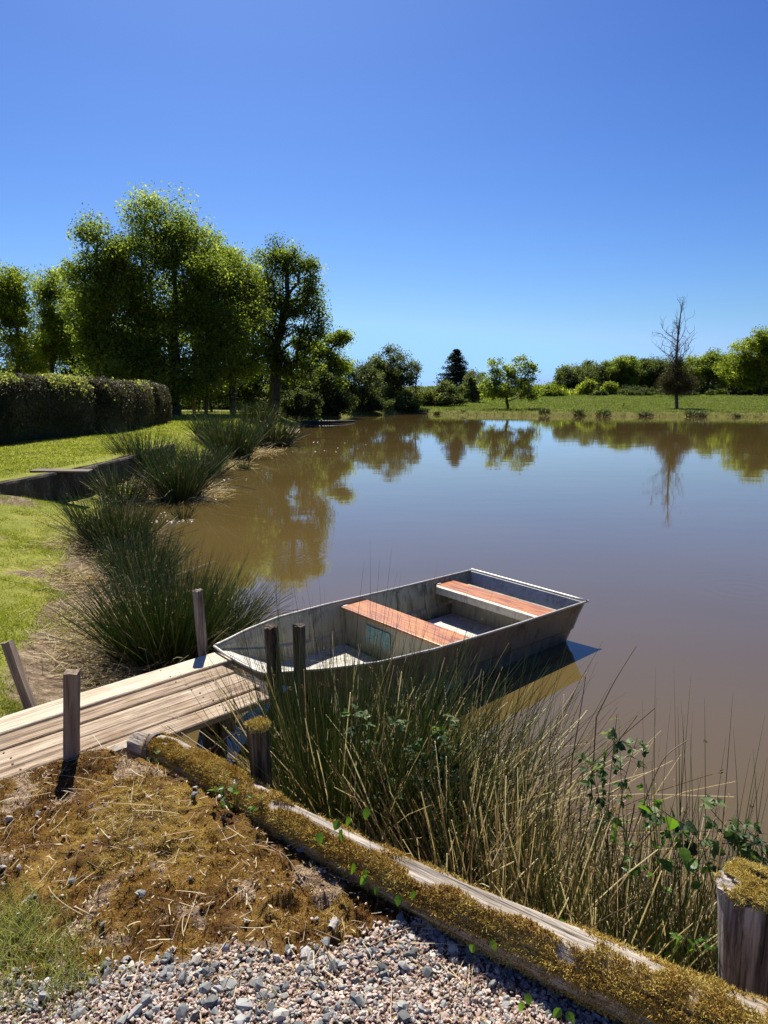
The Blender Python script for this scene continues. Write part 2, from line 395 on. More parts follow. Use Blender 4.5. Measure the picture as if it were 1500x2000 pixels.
def make_bank():
    gx = np.arange(-2.6, 2.6, .010); gy = np.arange(-.4, 3.75, .010)
    X, Y = np.meshgrid(gx, gy); ax, ay = math.cos(DECK_A), math.sin(DECK_A)
    s = (X - LOGA[0]) * (LOGB[1] - LOGA[1]) - (Y - LOGA[1]) * (LOGB[0] - LOGA[0]); s = s / np.hypot(*(LOGB - LOGA))
    dk = (X - DECK_N[0]) * ay - (Y - DECK_N[1]) * ax
    Z = bank_h(X, Y) + bank_rough(X, Y)
    mm = moss_mask(X, Y)
    ok = (s > -.07) & (dk > .012)
    idx = -np.ones(X.shape, int); idx[ok] = np.arange(ok.sum())
    a, b, c, d = idx[:-1, :-1], idx[:-1, 1:], idx[1:, 1:], idx[1:, :-1]
    q = (a >= 0) & (b >= 0) & (c >= 0) & (d >= 0)
    F = np.stack([a[q], b[q], c[q], d[q]], -1)
    V = np.stack([X[ok], Y[ok], Z[ok]], -1)
    m = NT('mossy_gravel_soil'); p = m.coord('Object'); n1 = m.noise(p, 5, 5, .6); n2 = m.noise(p, 45, 5, .7); n3 = m.noise(p, 150, 3, .7)
    soil = m.ramp(n2, [(.3, (.06, .04, .026)), (.5, (.22, .15, .095)), (.7, (.46, .345, .23))])
    moss = m.ramp(m.math('ADD', m.math('MULTIPLY', n1, .6), m.math('MULTIPLY', n2, .4)), [(.33, (.04, .02, .010)), (.46, (.11, .056, .016)), (.56, (.20, .12, .028)), (.7, (.32, .22, .065))])
    c = m.mix(m.math('MULTIPLY', m.math('SUBTRACT', m.math('ADD', m.attr(), m.math('MULTIPLY', m.math('SUBTRACT', n2, .5), .7)), .35), 5, True), soil, moss)
    m.pbr(c, .95, .1, m.bump(m.math('ADD', n2, m.math('MULTIPLY', n3, .6)), .9, .012))
    o = build('gravel_ground', V, F, m.m, smooth=True, tint=(mm * (1 - .8 * litter_mask(X, Y)))[ok]); kind(o, 'structure')
make_bank()

def in_bank(x, y, ms=.06, md=.05):
    s = (x - LOGA[0]) * (LOGB[1] - LOGA[1]) - (y - LOGA[1]) * (LOGB[0] - LOGA[0]); s = s / np.hypot(*(LOGB - LOGA))
    dk = (x - DECK_N[0]) * math.sin(DECK_A) - (y - DECK_N[1]) * math.cos(DECK_A)
    return (s > ms) & (dk > md)

def stone_shapes(n, seed, sub=1):
    import bmesh
    out = []; rg = np.random.default_rng(seed)
    for i in range(n):
        bm = bmesh.new()
        for p in rg.normal(size=(19, 3)) * np.array([1, .78, .46]):
            p = p / np.linalg.norm(p / np.array([1, .78, .46])) * rg.uniform(.72, 1.08); bm.verts.new(p)
        r = bmesh.ops.convex_hull(bm, input=bm.verts)
        bmesh.ops.delete(bm, geom=[g for g in r['geom_interior'] if isinstance(g, bmesh.types.BMVert)], context='VERTS')
        bmesh.ops.triangulate(bm, faces=bm.faces[:]); bm.verts.index_update()
        out.append((np.array([v.co[:] for v in bm.verts]), np.array([[v.index for v in f.verts] for f in bm.faces]))); bm.free()
    return out
def rotmats(n, flat=.6):
    a = RNG.random(n) * 6.283; b = RNG.normal(size=n) * flat; c = RNG.normal(size=n) * flat
    ca, sa, cb, sb, cc, sc = np.cos(a), np.sin(a), np.cos(b), np.sin(b), np.cos(c), np.sin(c); z = np.zeros(n); o = np.ones(n)
    Rz = np.stack([ca, -sa, z, sa, ca, z, z, z, o], -1).reshape(-1, 3, 3)
    Rx = np.stack([o, z, z, z, cb, -sb, z, sb, cb], -1).reshape(-1, 3, 3); Ry = np.stack([cc, z, sc, z, o, z, -sc, z, cc], -1).reshape(-1, 3, 3)
    return Rz @ Rx @ Ry
def scatter_stones(P, S, shapes, tint):
    mb = MB(); which = RNG.integers(0, len(shapes), len(P)); R = rotmats(len(P))
    for k, (V, F) in enumerate(shapes):
        q = np.where(which == k)[0]
        if not len(q): continue
        VV = np.einsum('nij,vj->nvi', R[q], V) * S[q][:, None, None] + P[q][:, None]
        FF = (np.arange(len(q))[:, None, None] * len(V) + F[None]).reshape(-1, 3)
        mb.add(VV.reshape(-1, 3), FF, np.repeat(tint[q], len(V)))
    return mb
def stone_mat(name, stops):
    m = NT(name); p = m.coord('Object'); n = m.noise(p, 60, 5, .65)
    c = m.ramp(m.attr(), stops); c = m.mix(m.math('MULTIPLY', n, .8), c, m.mix(1, c, (.45, .44, .42), 'MULTIPLY'))
    m.pbr(c, .8, .25, m.bump(n, .4, .004)); return m.m
M_PINK = stone_mat('pink_pea_gravel', [(0, (.36, .225, .17)), (.3, (.64, .475, .39)), (.55, (.72, .585, .50)), (.72, (.34, .30, .265)), (.86, (.50, .475, .44)), (1, (.76, .70, .62))])
M_GREY = stone_mat('crushed_blue_grey_stone', [(0, (.14, .147, .145)), (.5, (.31, .32, .312)), (.8, (.48, .48, .455)), (1, (.55, .49, .40))])
def make_gravel():
    n = 60000; x = RNG.uniform(-1.4, 1.2, n); y = 1.2 + 1.3 * RNG.random(n) ** 1.25
    x = np.concatenate([x, RNG.uniform(-1.6, 1.9, 34000)]); y = np.concatenate([y, RNG.uniform(.2, 1.2, 34000)]); n = len(x)
    dens = 1 - .93 * moss_mask(x, y); dens = dens * (1 - .55 * ((x < -.45) & (y > 1.7))) * (1 - .8 * sstep(.5, .9, moss_mask(x, y)))
    k = in_bank(x, y, .03) & (RNG.random(n) < dens); x, y = x[k], y[k]
    S = RNG.uniform(.0046, .0088, len(x)) * (1 + .4 * (RNG.random(len(x)) > .9))
    P = np.stack([x, y, bank_h(x, y) + bank_rough(x, y) + S * .3 + RNG.random(len(x)) * .006], -1)
    o = scatter_stones(P, S, stone_shapes(14, 3), RNG.random(len(x))).build('gravel', M_PINK); kind(o, 'stuff', 'fine pink gravel over the bank in the foreground')
    n = 15000; x = RNG.uniform(-1.6, 1.9, n); y = RNG.uniform(.2, 2.5, n)
    edge = np.exp(-((y - 1.66 + .05 * x) / .14) ** 2) * (x < .1)
    lg = in_bank(x, y, .03) & ~in_bank(x, y, .22)
    dens = (.30 + .75 * edge + .5 * lg) * (1 - .94 * moss_mask(x, y))
    k = in_bank(x, y, .05) & (RNG.random(n) < dens); x, y = x[k], y[k]
    S = RNG.lognormal(math.log(.0128), .42, len(x)).clip(.007, .028)
    P = np.stack([x, y, bank_h(x, y) + bank_rough(x, y) + S * .12 + .005], -1)
    o = scatter_stones(P, S, stone_shapes(16, 5), RNG.random(len(x)) ** 1.3).build('crushed_stones', M_GREY); kind(o, 'stuff', 'angular blue grey stones mixed in the pink gravel')
    big = [((590, 1672), .026, 'pale blue grey stone lying alone in the brown moss near the log'), ((1165, 1915), .036, 'largest dark grey stone half in the shade under the mossy log'),
           ((1085, 1890), .028, 'grey stone beside the largest stone under the mossy log'), ((478, 1962), .028, 'broad flat grey stone at the lower edge of the gravel'),
           ((265, 1975), .027, 'grey stone next to the grass tuft on the gravel'), ((835, 1808), .022, 'pale square stone where the moss meets the gravel')]
    sh = stone_shapes(6, 11)
    for q, ((px, py), s, lab) in enumerate(big):
        P = at(px, py, .6); P[2] = bank_h(P[0], P[1]) + s * .35
        V, F = sh[q]; R = rotmats(1, .25)[0]
        tag(build('grey_stone', (V * s) @ R.T, F, M_GREY, tint=np.full(len(V), .35 + .1 * q), loc=(0, 0, 0)), lab, 'stone', 'larger grey stones on the bank').location = P
make_gravel()
# ------------------------------------------------------------------ timber: jetty, stakes, edging log
def wood_mat(name, dark, mid, light, lichen=None, along=0, gscale=1.0, rough=.85, mossy=False):
    m = NT(name); sc = [26, 26, 26]; sc[along] = 1.6
    v = m.coord('Object', tuple(s * gscale for s in sc)); g = m.noise(v, 1.0, 6, .65, .6)
    sc2 = [95, 95, 95]; sc2[along] = 4; f = m.noise(m.coord('Object', tuple(s * gscale for s in sc2)), 1.0, 4, .7)
    st = m.noise(m.coord('Object'), 3.3, 4, .6)
    h = m.math('ADD', m.math('MULTIPLY', g, .6), m.math('MULTIPLY', f, .4))
    c = m.ramp(h, [(.38, dark), (.47, mid), (.60, light)])
    c = m.mix(m.math('MULTIPLY', m.math('SUBTRACT', st, .5, True), 2.6, True), c, m.mix(1, c, (.62, .5, .4), 'MULTIPLY'))
    if lichen:
        lz = m.noise(m.coord('Object'), 6.5, 5, .7)
        c = m.mix(m.math('MULTIPLY', m.math('SUBTRACT', lz, .63, True), 9, True), c, lichen)
    if mossy:
        mz = m.noise(m.coord('Object'), 55, 5, .7); c = m.mix(m.math('MULTIPLY', m.attr(), m.math('ADD', .35, m.math('MULTIPLY', mz, .9)), True), c, m.ramp(mz, [(.3, (.07, .035, .012)), (.5, (.26, .16, .035)), (.7, (.42, .32, .08))]))
    m.pbr(c, rough, .2, m.bump(h, 1.0, .016)); return m.m
M_PALE = wood_mat('new_pale_board', (.33, .265, .185), (.52, .435, .32), (.62, .55, .43))
M_OLD = wood_mat('weathered_deck_board', (.075, .058, .043), (.31, .237, .165), (.53, .43, .315), (.27, .20, .05))
M_OLD2 = wood_mat('brown_weathered_deck_board', (.06, .045, .033), (.25, .183, .122), (.46, .36, .26), (.30, .22, .06), gscale=1.25)
M_STAKE = wood_mat('sawn_stake_wood', (.10, .07, .05), (.25, .185, .135), (.38, .29, .21), along=2, gscale=.8)
M_POST = wood_mat('dark_rotten_post', (.02, .015, .012), (.06, .045, .034), (.17, .135, .105), (.10, .09, .035), along=2, gscale=.9)
M_GREYLOG = wood_mat('silver_grey_log', (.045, .036, .028), (.23, .195, .16), (.48, .425, .355), along=0, gscale=1.1, mossy=True)
M_END = plain('rotten_end_grain', [(.3, (.06, .04, .025)), (.6, (.22, .16, .10)), (.8, (.3, .24, .17))], nscale=22, bstr=.9, bdist=.01)

def plank_mesh(L, W, T, seed, ends=(0, 0)):
    """board along +X with worn, slightly wavy edges"""
    n = 46; x = np.linspace(0, L, n); rg = np.random.default_rng(seed)
    w0 = (fbm(x * 3, x * 0 + seed, seed, 3) - .47) * .012; w1 = (fbm(x * 3, x * 0 + seed + 9, seed + 5, 3) - .47) * .012
    z = (fbm(x * 1.3, x * 0, seed + 2, 2) - .47) * .012; b = .006
    ring = np.stack([np.stack([x, w0 + 0 * x, z - T], -1), np.stack([x, w0, z - b], -1), np.stack([x, w0 + b, z], -1), np.stack([x, W + w1 - b, z], -1),
                     np.stack([x, W + w1, z - b], -1), np.stack([x, W + w1, z - T], -1)], 1)
    k = 6; i, j = np.meshgrid(np.arange(n - 1), np.arange(k), indexing='ij'); j2 = (j + 1) % k
    F = np.stack([i * k + j, i * k + j2, (i + 1) * k + j2, (i + 1) * k + j], -1).reshape(-1, 4)
    V = ring.reshape(-1, 3)
    caps = np.array([[0, 1, 2, 3], [0, 3, 4, 5]]); caps2 = caps[:, ::-1] + (n - 1) * k
    return V, np.concatenate([F, caps[:, ::-1] * 1, caps2[:, ::-1]])[:, ::-1]
M_NAIL = plain('rusty_nail', [(.3, (.05, .03, .02)), (.7, (.12, .06, .03))])
def make_jetty():
    # local frame: x runs from the water end back to the land, y runs across from the near edge to the far edge
    root = thing('jetty', 'low weathered plank jetty with one new pale board along its far edge', 'jetty', (DECK_N[0], DECK_N[1], DECK_Z), (0, 0, DECK_A + math.pi))
    y = 0.0; widths = [.150, .152, .150, .158, .205]
    for i, wd in enumerate(widths):
        L = 3.6; V, F = plank_mesh(L, wd - .010, .035, 11 + i)
        V[:, 0] += [.0, -.012, .01, .03, -.03][i] - (.22 * y); V[:, 1] = -(y + V[:, 1]); F = F[:, ::-1]
        V[:, 2] += [0, .004, -.002, .003, .014][i]
        o = build('plank', V, F, [M_OLD, M_OLD2, M_OLD, M_OLD2, M_PALE][i], root)
        if i == 4: o['label'] = 'new pale plank'
        for x0 in (.27, 1.29, 2.45):
            for q in (.03, wd - .045):
                c = np.array([x0 + RNG.normal() * .01, -(y + q), V[:, 2].max() - .003]); build('nail', *tube([c, c + [0, 0, .004]], .0055, 6), M_NAIL, o)
        y += wd
    for x0 in (.22, 1.25, 2.4):
        o = build('crossbeam', boxv(x0, x0 + .09, -.79, -.03, -.14, -.037), BOXF, M_POST, root)
    for yy in (-.09, -.70):
        o = build('pile', *tube([(.3, yy, -1.0), (.3, yy, -.141)], .05, 10, noise=.1), M_POST, root)
make_jetty()

def stake(name, label, base, top, wx, wy, rot, mat, grp=None):
    """sawn square stake with a split, uneven head"""
    root = np.array(base); ax = np.array(top) - root; L = np.linalg.norm(ax); ax = ax / L
    q = Vector(ax).to_track_quat('Z', 'Y'); n = 14; mb = []
    z = np.linspace(-.3, L, n); c, s = math.cos(rot), math.sin(rot)
    cr = np.array([(-1, -1), (0, -1.02), (1, -1), (1.02, 0), (1, 1), (0, 1.02), (-1, 1), (-1.02, 0)]) * np.array([wx, wy]) / 2
    cr = cr @ np.array([[c, s], [-s, c]])
    V = np.zeros((n, 8, 3)); sd = int(abs(base[0]) * 100)
    for i in range(n):
        k = 1 + (fbm(np.arange(8) * 1.7, np.full(8, i * .5), sd, 2) - .45) * .12
        V[i, :, :2] = cr * k[:, None]; V[i, :, 2] = z[i]
    V[-1, :, 2] += (np.arange(8) % 3) * .004 - .006
    V[:, :, 0] += (fbm(z * 5, z * 0, sd, 2) - .45)[:, None] * .012
    V = V.reshape(-1, 3); i, j = np.meshgrid(np.arange(n - 1), np.arange(8), indexing='ij'); j2 = (j + 1) % 8
    F = np.stack([i * 8 + j, i * 8 + j2, (i + 1) * 8 + j2, (i + 1) * 8 + j], -1).reshape(-1, 4)
    V = np.concatenate([V, [[0, 0, L + .002]]]); jj = np.arange(8)
    T = np.stack([np.full(8, n * 8), (n - 1) * 8 + jj, (n - 1) * 8 + (jj + 1) % 8], -1)
    o = build(name, V, [F, T], mat); o.location = base; o.rotation_mode = 'QUATERNION'; o.rotation_quaternion = q
    o.rotation_mode = 'XYZ'; o.rotation_euler = q.to_euler()
    return tag(o, label, 'stake', grp)
G_ST = 'wooden stakes around the jetty'
bL = at(57, 1374, DECK_Z); stake('wooden_stake', 'sawn stake leaning left at the far edge of the jetty', bL, dist(14, 1253, bL[1] + .06), .06, .045, .5, M_STAKE, G_ST)
bN = at(140, 1500, .535); stake('wooden_stake', 'upright square sawn stake at the near edge of the jetty', bN, dist(141, 1310, bN[1] + .0), .055, .055, .12, M_STAKE, G_ST)

def round_post(name, label, base, top, r, mat, seed, moss=None, cat='post', grp=None, k=22, rz=None, hollow=True):
    root = thing(name, label, cat, tuple(base), group=grp)
    P = np.linspace(np.array(base) - [0, 0, .35], np.array(top), 16); n = len(P)
    V, F = tube(P - np.array(base), r, k, True, .22, seed)
    rim = (n - 1) * k + np.arange(k)
    V[rim, 2] += (fbm(np.arange(k) * .9, np.zeros(k), seed, 2) - .45) * r * .8
    # vertical cracks
    ang = np.arange(k)[None] + 0 * np.arange(n)[:, None]; g = (fbm(ang * 1.9, np.arange(n)[:, None] * .08 + 0 * ang, seed + 3, 2) - .45) * .14
    C = (P - np.array(base))[:, None]; W = V[:n * k].reshape(n, k, 3); W = C + (W - C) * np.stack([1 + g, 1 + g, np.ones_like(g)], -1); V[:n * k] = W.reshape(-1, 3)
    F0 = F
    V[-1, 2] -= r * .12
    build('shaft', V, F0, mat, root)
    if moss:
        n = moss; a = RNG.random(n) * 6.283; rr = r * np.sqrt(RNG.random(n)) * 1.03
        top_ = np.array(top) - np.array(base)
        c = np.stack([np.cos(a) * rr, np.sin(a) * rr, top_[2] + .001 + .012 * (1 - (rr / r) ** 2) + r * .5 * (fbm(a * 2, rr / r * 3, seed, 2) - .4)], -1); c[:, :2] += top_[:2]
        keep = ~((np.cos(a) * rr < -.45 * r) & (fbm(a * 3, rr / r * 4, seed + 5, 2) > .36)) & (fbm(np.cos(a) * rr / r * 2.6, np.sin(a) * rr / r * 2.6, seed + 7, 3) > .30); c, a, rr = c[keep], a[keep], rr[keep]; n = len(c)
        over = rr > r * .88; c[over, 2] -= RNG.random(over.sum()) ** 2.5 * r * .30
        dirs = norm(np.stack([np.cos(a) * rr / r * .8, np.sin(a) * rr / r * .8, 1 - over * .7], -1) + RNG.normal(size=(n, 3)) * .45)
        V, F, m = blades(c, dirs, RNG.uniform(.004, .008, n) * (r / .07) ** .5, np.full(n, .0012), RNG.normal(size=(n, 3)) * .005, 2, 3)
        build('moss_cap', V, F, M_MOSS, root, tint=np.repeat(np.clip(.86 + .5 * (fbm(c[:, 0] * 60, c[:, 1] * 60, 5, 2) - .45) + RNG.normal(size=n) * .1, 0, 1), m))
    return root
def moss_mat():
    m = NT('golden_moss'); c = m.ramp(m.attr(), [(0, (.065, .027, .013)), (.22, (.19, .085, .025)), (.46, (.40, .235, .045)), (.7, (.56, .42, .10)), (1, (.68, .60, .23))])
    a = m.pbr(c, .9, .1, link=False); t = m.n('ShaderNodeBsdfTranslucent'); m.l(m.mix(1, c, (1.1, 1.0, .6), 'MULTIPLY'), t.inputs[0])
    x = m.n('ShaderNodeMixShader'); x.inputs[0].default_value = .22; m.l(a, x.inputs[1]); m.l(t.outputs[0], x.inputs[2]); m.l(x.outputs[0], m.out.inputs[0]); return m.m
M_MOSS = moss_mat()
G_P = 'round posts along the bank'
p = at(404, 1285, .40); round_post('round_post', 'thin weathered grey post between the big rush clump and the jetty end', (p[0], p[1], .1), dist(386, 1152, p[1] - .02), .033, wood_mat('grey_lichened_post', (.05, .04, .032), (.16, .125, .10), (.36, .32, .28), (.42, .42, .36), along=2), 4, grp=G_P)
p = at(548, 1345, .35); round_post('round_post', 'dark post with a broken hollow head by the boat bow, left one of the pair', (p[0], p[1], .1), dist(528, 1222, p[1] - .06), .043, M_POST, 9, grp=G_P)
p = at(588, 1350, .35); round_post('round_post', 'dark post by the boat bow, right and slimmer one of the pair', (p[0], p[1], .1), dist(583, 1220, p[1] - .02), .037, M_POST, 14, grp=G_P)
p = np.array([-.475, 2.62, .45]); round_post('round_post', 'short black post capped with yellow moss behind the log', tuple(p), dist(503, 1415, 2.60), .043, M_POST, 19, moss=5000, grp=G_P)
p = np.array([1.10, 1.80, .30]); round_post('round_post', 'thick grey split post with a moss covered top at the right edge', tuple(p), dist(1470, 1725, 1.80), .088, wood_mat('split_grey_post', (.03, .024, .02), (.13, .105, .088), (.44, .39, .34), (.16, .13, .05), along=2, gscale=.75), 23, moss=14000, grp=G_P)

def make_log():
    pts = [(262, 1437, .655), (330, 1452, .67), (430, 1508, .685), (545, 1580, .69), (700, 1660, .69), (900, 1757, .69), (1100, 1845, .69), (1300, 1935, .69), (1500, 2020, .69), (1640, 2090, .69), (1900, 2210, .69)]
    P = np.array([at(x, y, z) for x, y, z in pts])       # centre line
    t = np.linspace(0, 1, len(P)); tt = np.linspace(0, 1, 150)
    P = np.stack([np.interp(tt, t, P[:, i]) for i in range(3)], -1)
    for _ in range(6): P[1:-1] = (P[:-2] + 2 * P[1:-1] + P[2:]) / 4
    P[:, 2] -= .035
    R = np.interp(tt, [0, .045, .36, .63, .9, 1], [.048, .055, .064, .077, .085, .085])
    root = thing('edging_log', 'long moss covered log laid along the edge of the bank', 'log', tuple(P[0]))
    k = 72; T, S, U = frames(P); a = np.arange(k) * 2 * math.pi / k
    n = len(P); A = a[None] + 0 * tt[:, None]; Z = tt[:, None] * 34 + 0 * A
    rr = 1 + (fbm(np.cos(A) * 1.8 + 5 + Z * .12, np.sin(A) * 1.8 + Z * .12, 3, 3) - .45) * .28 + (fbm(A * 6.5, Z * .05, 8, 2) - .45) * .12 - .10 * np.clip(1 - np.abs(fbm(A * 9, Z * .07, 18, 2) - .47) / .05, 0, 1)
    def surf(ai, ti): return None
    sgn = 1 if (S[70] @ np.array([0, -1, 0])) > 0 else -1     # S points to the camera's side if sgn > 0
    def moss_want(ti, an):
        up = np.sin(an); cs = np.cos(an) * sgn
        th = np.degrees(np.arctan2(up, cs))                   # 0 = camera side, 90 = top, 180 = water side
        patch = fbm(ti * 30, cs * 1.6 + up * .4, 61, 4)
        strip = np.exp(-((th - 108 - 9 * np.sin(ti * 9)) / 28) ** 2) * np.interp(ti, [0, .12, .2, .27, .33, .6, .7, 1], [1.3, 1.3, .3, .4, 1.1, 1.1, .3, .1])
        wnt = sstep(.40, .50, patch + .18 - strip * .42 - .45 * (ti < .05)) * (th > -55) * (th < 175)
        return wnt * np.where(th > 125, .8, 1) * np.where(th < 6, .3, 1), th
    mw, _ = moss_want(tt[:, None] + 0 * A, A); rr = rr + mw * (.03 + .22 * (fbm(tt[:, None] * 60 + 0 * A, np.cos(A) * 1.6, 72, 3) - .38).clip(0))
    V = P[:, None] + (R[:, None] * rr)[..., None] * (np.cos(A)[..., None] * S[:, None] + np.sin(A)[..., None] * U[:, None])
    i, j = np.meshgrid(np.arange(n - 1), np.arange(k), indexing='ij'); j2 = (j + 1) % k
    F = np.stack([i * k + j, i * k + j2, (i + 1) * k + j2, (i + 1) * k + j], -1).reshape(-1, 4)[:, ::-1]
    VV = np.concatenate([V.reshape(-1, 3), P[:1], P[-1:]]); jj = np.arange(k)
    C = np.concatenate([np.stack([np.full(k, n * k), (jj + 1) % k, jj], -1), np.stack([np.full(k, n * k + 1), (n - 1) * k + jj, (n - 1) * k + (jj + 1) % k], -1)])[:, ::-1]
    rootv = np.array(root.location); ang = math.atan2(*(P[-1] - P[0])[[1, 0]])
    o = build('trunk', VV, [F, C], M_GREYLOG, tint=np.concatenate([mw.ravel(), [0, 0]]), smooth=True)
    # rotate so that the local X runs along the grain
    M = Matrix.Translation(root.location) @ Matrix.Rotation(ang, 4, 'Z'); o.data.transform(M.inverted()); o.matrix_basis = Matrix.Rotation(ang, 4, 'Z'); o.parent = root
    # moss: thick on the camera side and top, a bare grey strip stays along the water side
    N = 230000; ti = RNG.random(N); an = RNG.random(N) * 2 * math.pi
    up = np.sin(an); cam_side = np.cos(an) * sgn
    idx = np.clip((ti * (n - 1)).astype(int), 0, n - 2); fr = (ti * (n - 1) - idx)[:, None]
    c0 = P[idx] * (1 - fr) + P[idx + 1] * fr; ka = np.clip((an / (2 * math.pi) * k).astype(int), 0, k - 1)
    rloc = R[idx] * rr[idx, ka]
    dirn = np.cos(an)[:, None] * S[idx] + np.sin(an)[:, None] * U[idx]
    want, theta = moss_want(ti, an)
    q = RNG.random(N) < want; c0, rloc, dirn, idx, ti = c0[q], rloc[q], dirn[q], idx[q], ti[q]; m_ = q.sum()
    lump = (fbm(ti * 60, theta[q] * .035, 71, 3) - .25).clip(0) * .035
    base = c0 + dirn * (rloc + lump * RNG.random(m_) - .004)[:, None]
    d = norm(dirn + np.array([0, 0, .35]) + RNG.normal(size=(m_, 3)) * .5)
    V, F, mm = blades(base, d, RNG.uniform(.005, .010, m_), np.full(m_, .0012), RNG.normal(size=(m_, 3)) * .004, 2, 3)
    tn = np.clip(.52 + .55 * (fbm(ti * 45, theta[q] * .03, 81, 3) - .45) + .22 * sstep(.6, .9, ti) + .12 + RNG.normal(size=m_) * .13, 0, 1)
    part('moss', V, F, M_MOSS, root, tint=np.repeat(tn, mm))
    # flat iron strap bent over the left end
    a2 = np.linspace(-.25 * math.pi, 1.15 * math.pi, 22); i0 = 9; r0 = R[i0] * 1.08
    mid = P[i0] + r0 * (np.cos(a2)[:, None] * S[i0] + np.sin(a2)[:, None] * U[i0])
    Vs = np.concatenate([mid + T[i0] * .011, mid - T[i0] * .011, mid * 1 + T[i0] * .011 + .003 * norm(mid - P[i0]), mid - T[i0] * .011 + .003 * norm(mid - P[i0])])
    m0 = len(a2); s_ = np.arange(m0 - 1)
    Fq = np.concatenate([np.stack([2 * m0 + s_, 2 * m0 + s_ + 1, 3 * m0 + s_ + 1, 3 * m0 + s_], -1), np.stack([s_, 2 * m0 + s_, 2 * m0 + s_ + 1, s_ + 1], -1)[:, ::-1], np.stack([m0 + s_, m0 + s_ + 1, 3 * m0 + s_ + 1, 3 * m0 + s_], -1)[:, ::-1], np.stack([s_, s_ + 1, m0 + s_ + 1, m0 + s_], -1)])
    part('strap', Vs, Fq, plain('rusty_strap', [(.3, (.07, .055, .05)), (.7, (.15, .12, .11))], rough=.5), root)
    return P, R
LOGP, LOGR = make_log()

# concrete lip between the jetty and the mossy bank
def make_lip():
    mb = MB(); ax = np.array([math.cos(DECK_A), math.sin(DECK_A)]); n = 40
    s = np.linspace(-.75, -2.1, n); z = .50 + (fbm(s * 6, s * 0, 4, 3) - .45) * .05
    base = DECK_N[None] + s[:, None] * ax[None]; nrm = np.array([ax[1], -ax[0]])
    def row(off, zz): return np.concatenate([base + nrm * (off + (fbm(s * 9, s * 0 + off * 50, 7, 3) - .45) * .03)[:, None], zz[:, None]], 1)
    rows = [row(.022, z * 0 + .2), row(.022, z - .005), row(.035, z), row(.085, z + .01), row(.10, z - .03), row(.10, z * 0 + .2)]
    V = np.stack(rows, 1).reshape(-1, 3); k = len(rows); i, j = np.meshgrid(np.arange(n - 1), np.arange(k - 1), indexing='ij')
    F = np.stack([i * k + j, i * k + j + 1, (i + 1) * k + j + 1, (i + 1) * k + j], -1).reshape(-1, 4)
    tag(build('concrete_kerb', V, F, plain('lichened_concrete', [(.3, (.10, .08, .065)), (.5, (.28, .24, .2)), (.7, (.42, .38, .33))], nscale=16, bstr=.8, bdist=.01), smooth=False), 'rough narrow concrete edge between the jetty boards and the mossy bank', 'kerb')
make_lip()

# ------------------------------------------------------------------ the boat
def paint_mat(name, base, stain, scale=4.0, rough=.5, metallic=.25, bstr=.15):
    m = NT(name); p = m.coord('Object'); n = m.noise(p, scale, 6, .65); v = m.noise(m.coord('Object', (2.5, 2.5, .6)), scale * 2, 5, .7)
    f = m.math('ADD', m.math('MULTIPLY', n, .5), m.math('MULTIPLY', v, .5))
    c = m.ramp(f, [(.36, stain), (.50, base), (.72, tuple(min(1, x * 1.18) for x in base))])
    m.pbr(c, rough, .35, m.bump(f, bstr, .01), metallic); return m.m
M_IN = paint_mat('worn_aluminium_inside', (.29, .28, .225), (.11, .10, .07))
M_OUT = paint_mat('stained_aluminium_outside', (.20, .16, .11), (.075, .055, .036))
M_RIM = paint_mat('bright_aluminium_rim', (.50, .47, .41), (.25, .22, .18), 9)
M_FLOOR = paint_mat('pale_boat_floor', (.52, .50, .43), (.22, .19, .14), 5, .75, 0)
def varnish():
    m = NT('varnished_red_wood'); g = m.noise(m.coord('Object', (9, 1.3, 9)), 3.0, 6, .62, .5); b = m.noise(m.coord('Object', (30, 2.0, 30)), 2.0, 5, .7)
    f = m.math('ADD', m.math('MULTIPLY', g, .65), m.math('MULTIPLY', b, .35))
    c = m.ramp(f, [(.36, (.10, .03, .018)), (.45, (.29, .09, .035)), (.53, (.41, .155, .035)), (.64, (.50, .24, .06))])
    m.pbr(c, .38, .5, m.bump(f, .15, .004)); return m.m
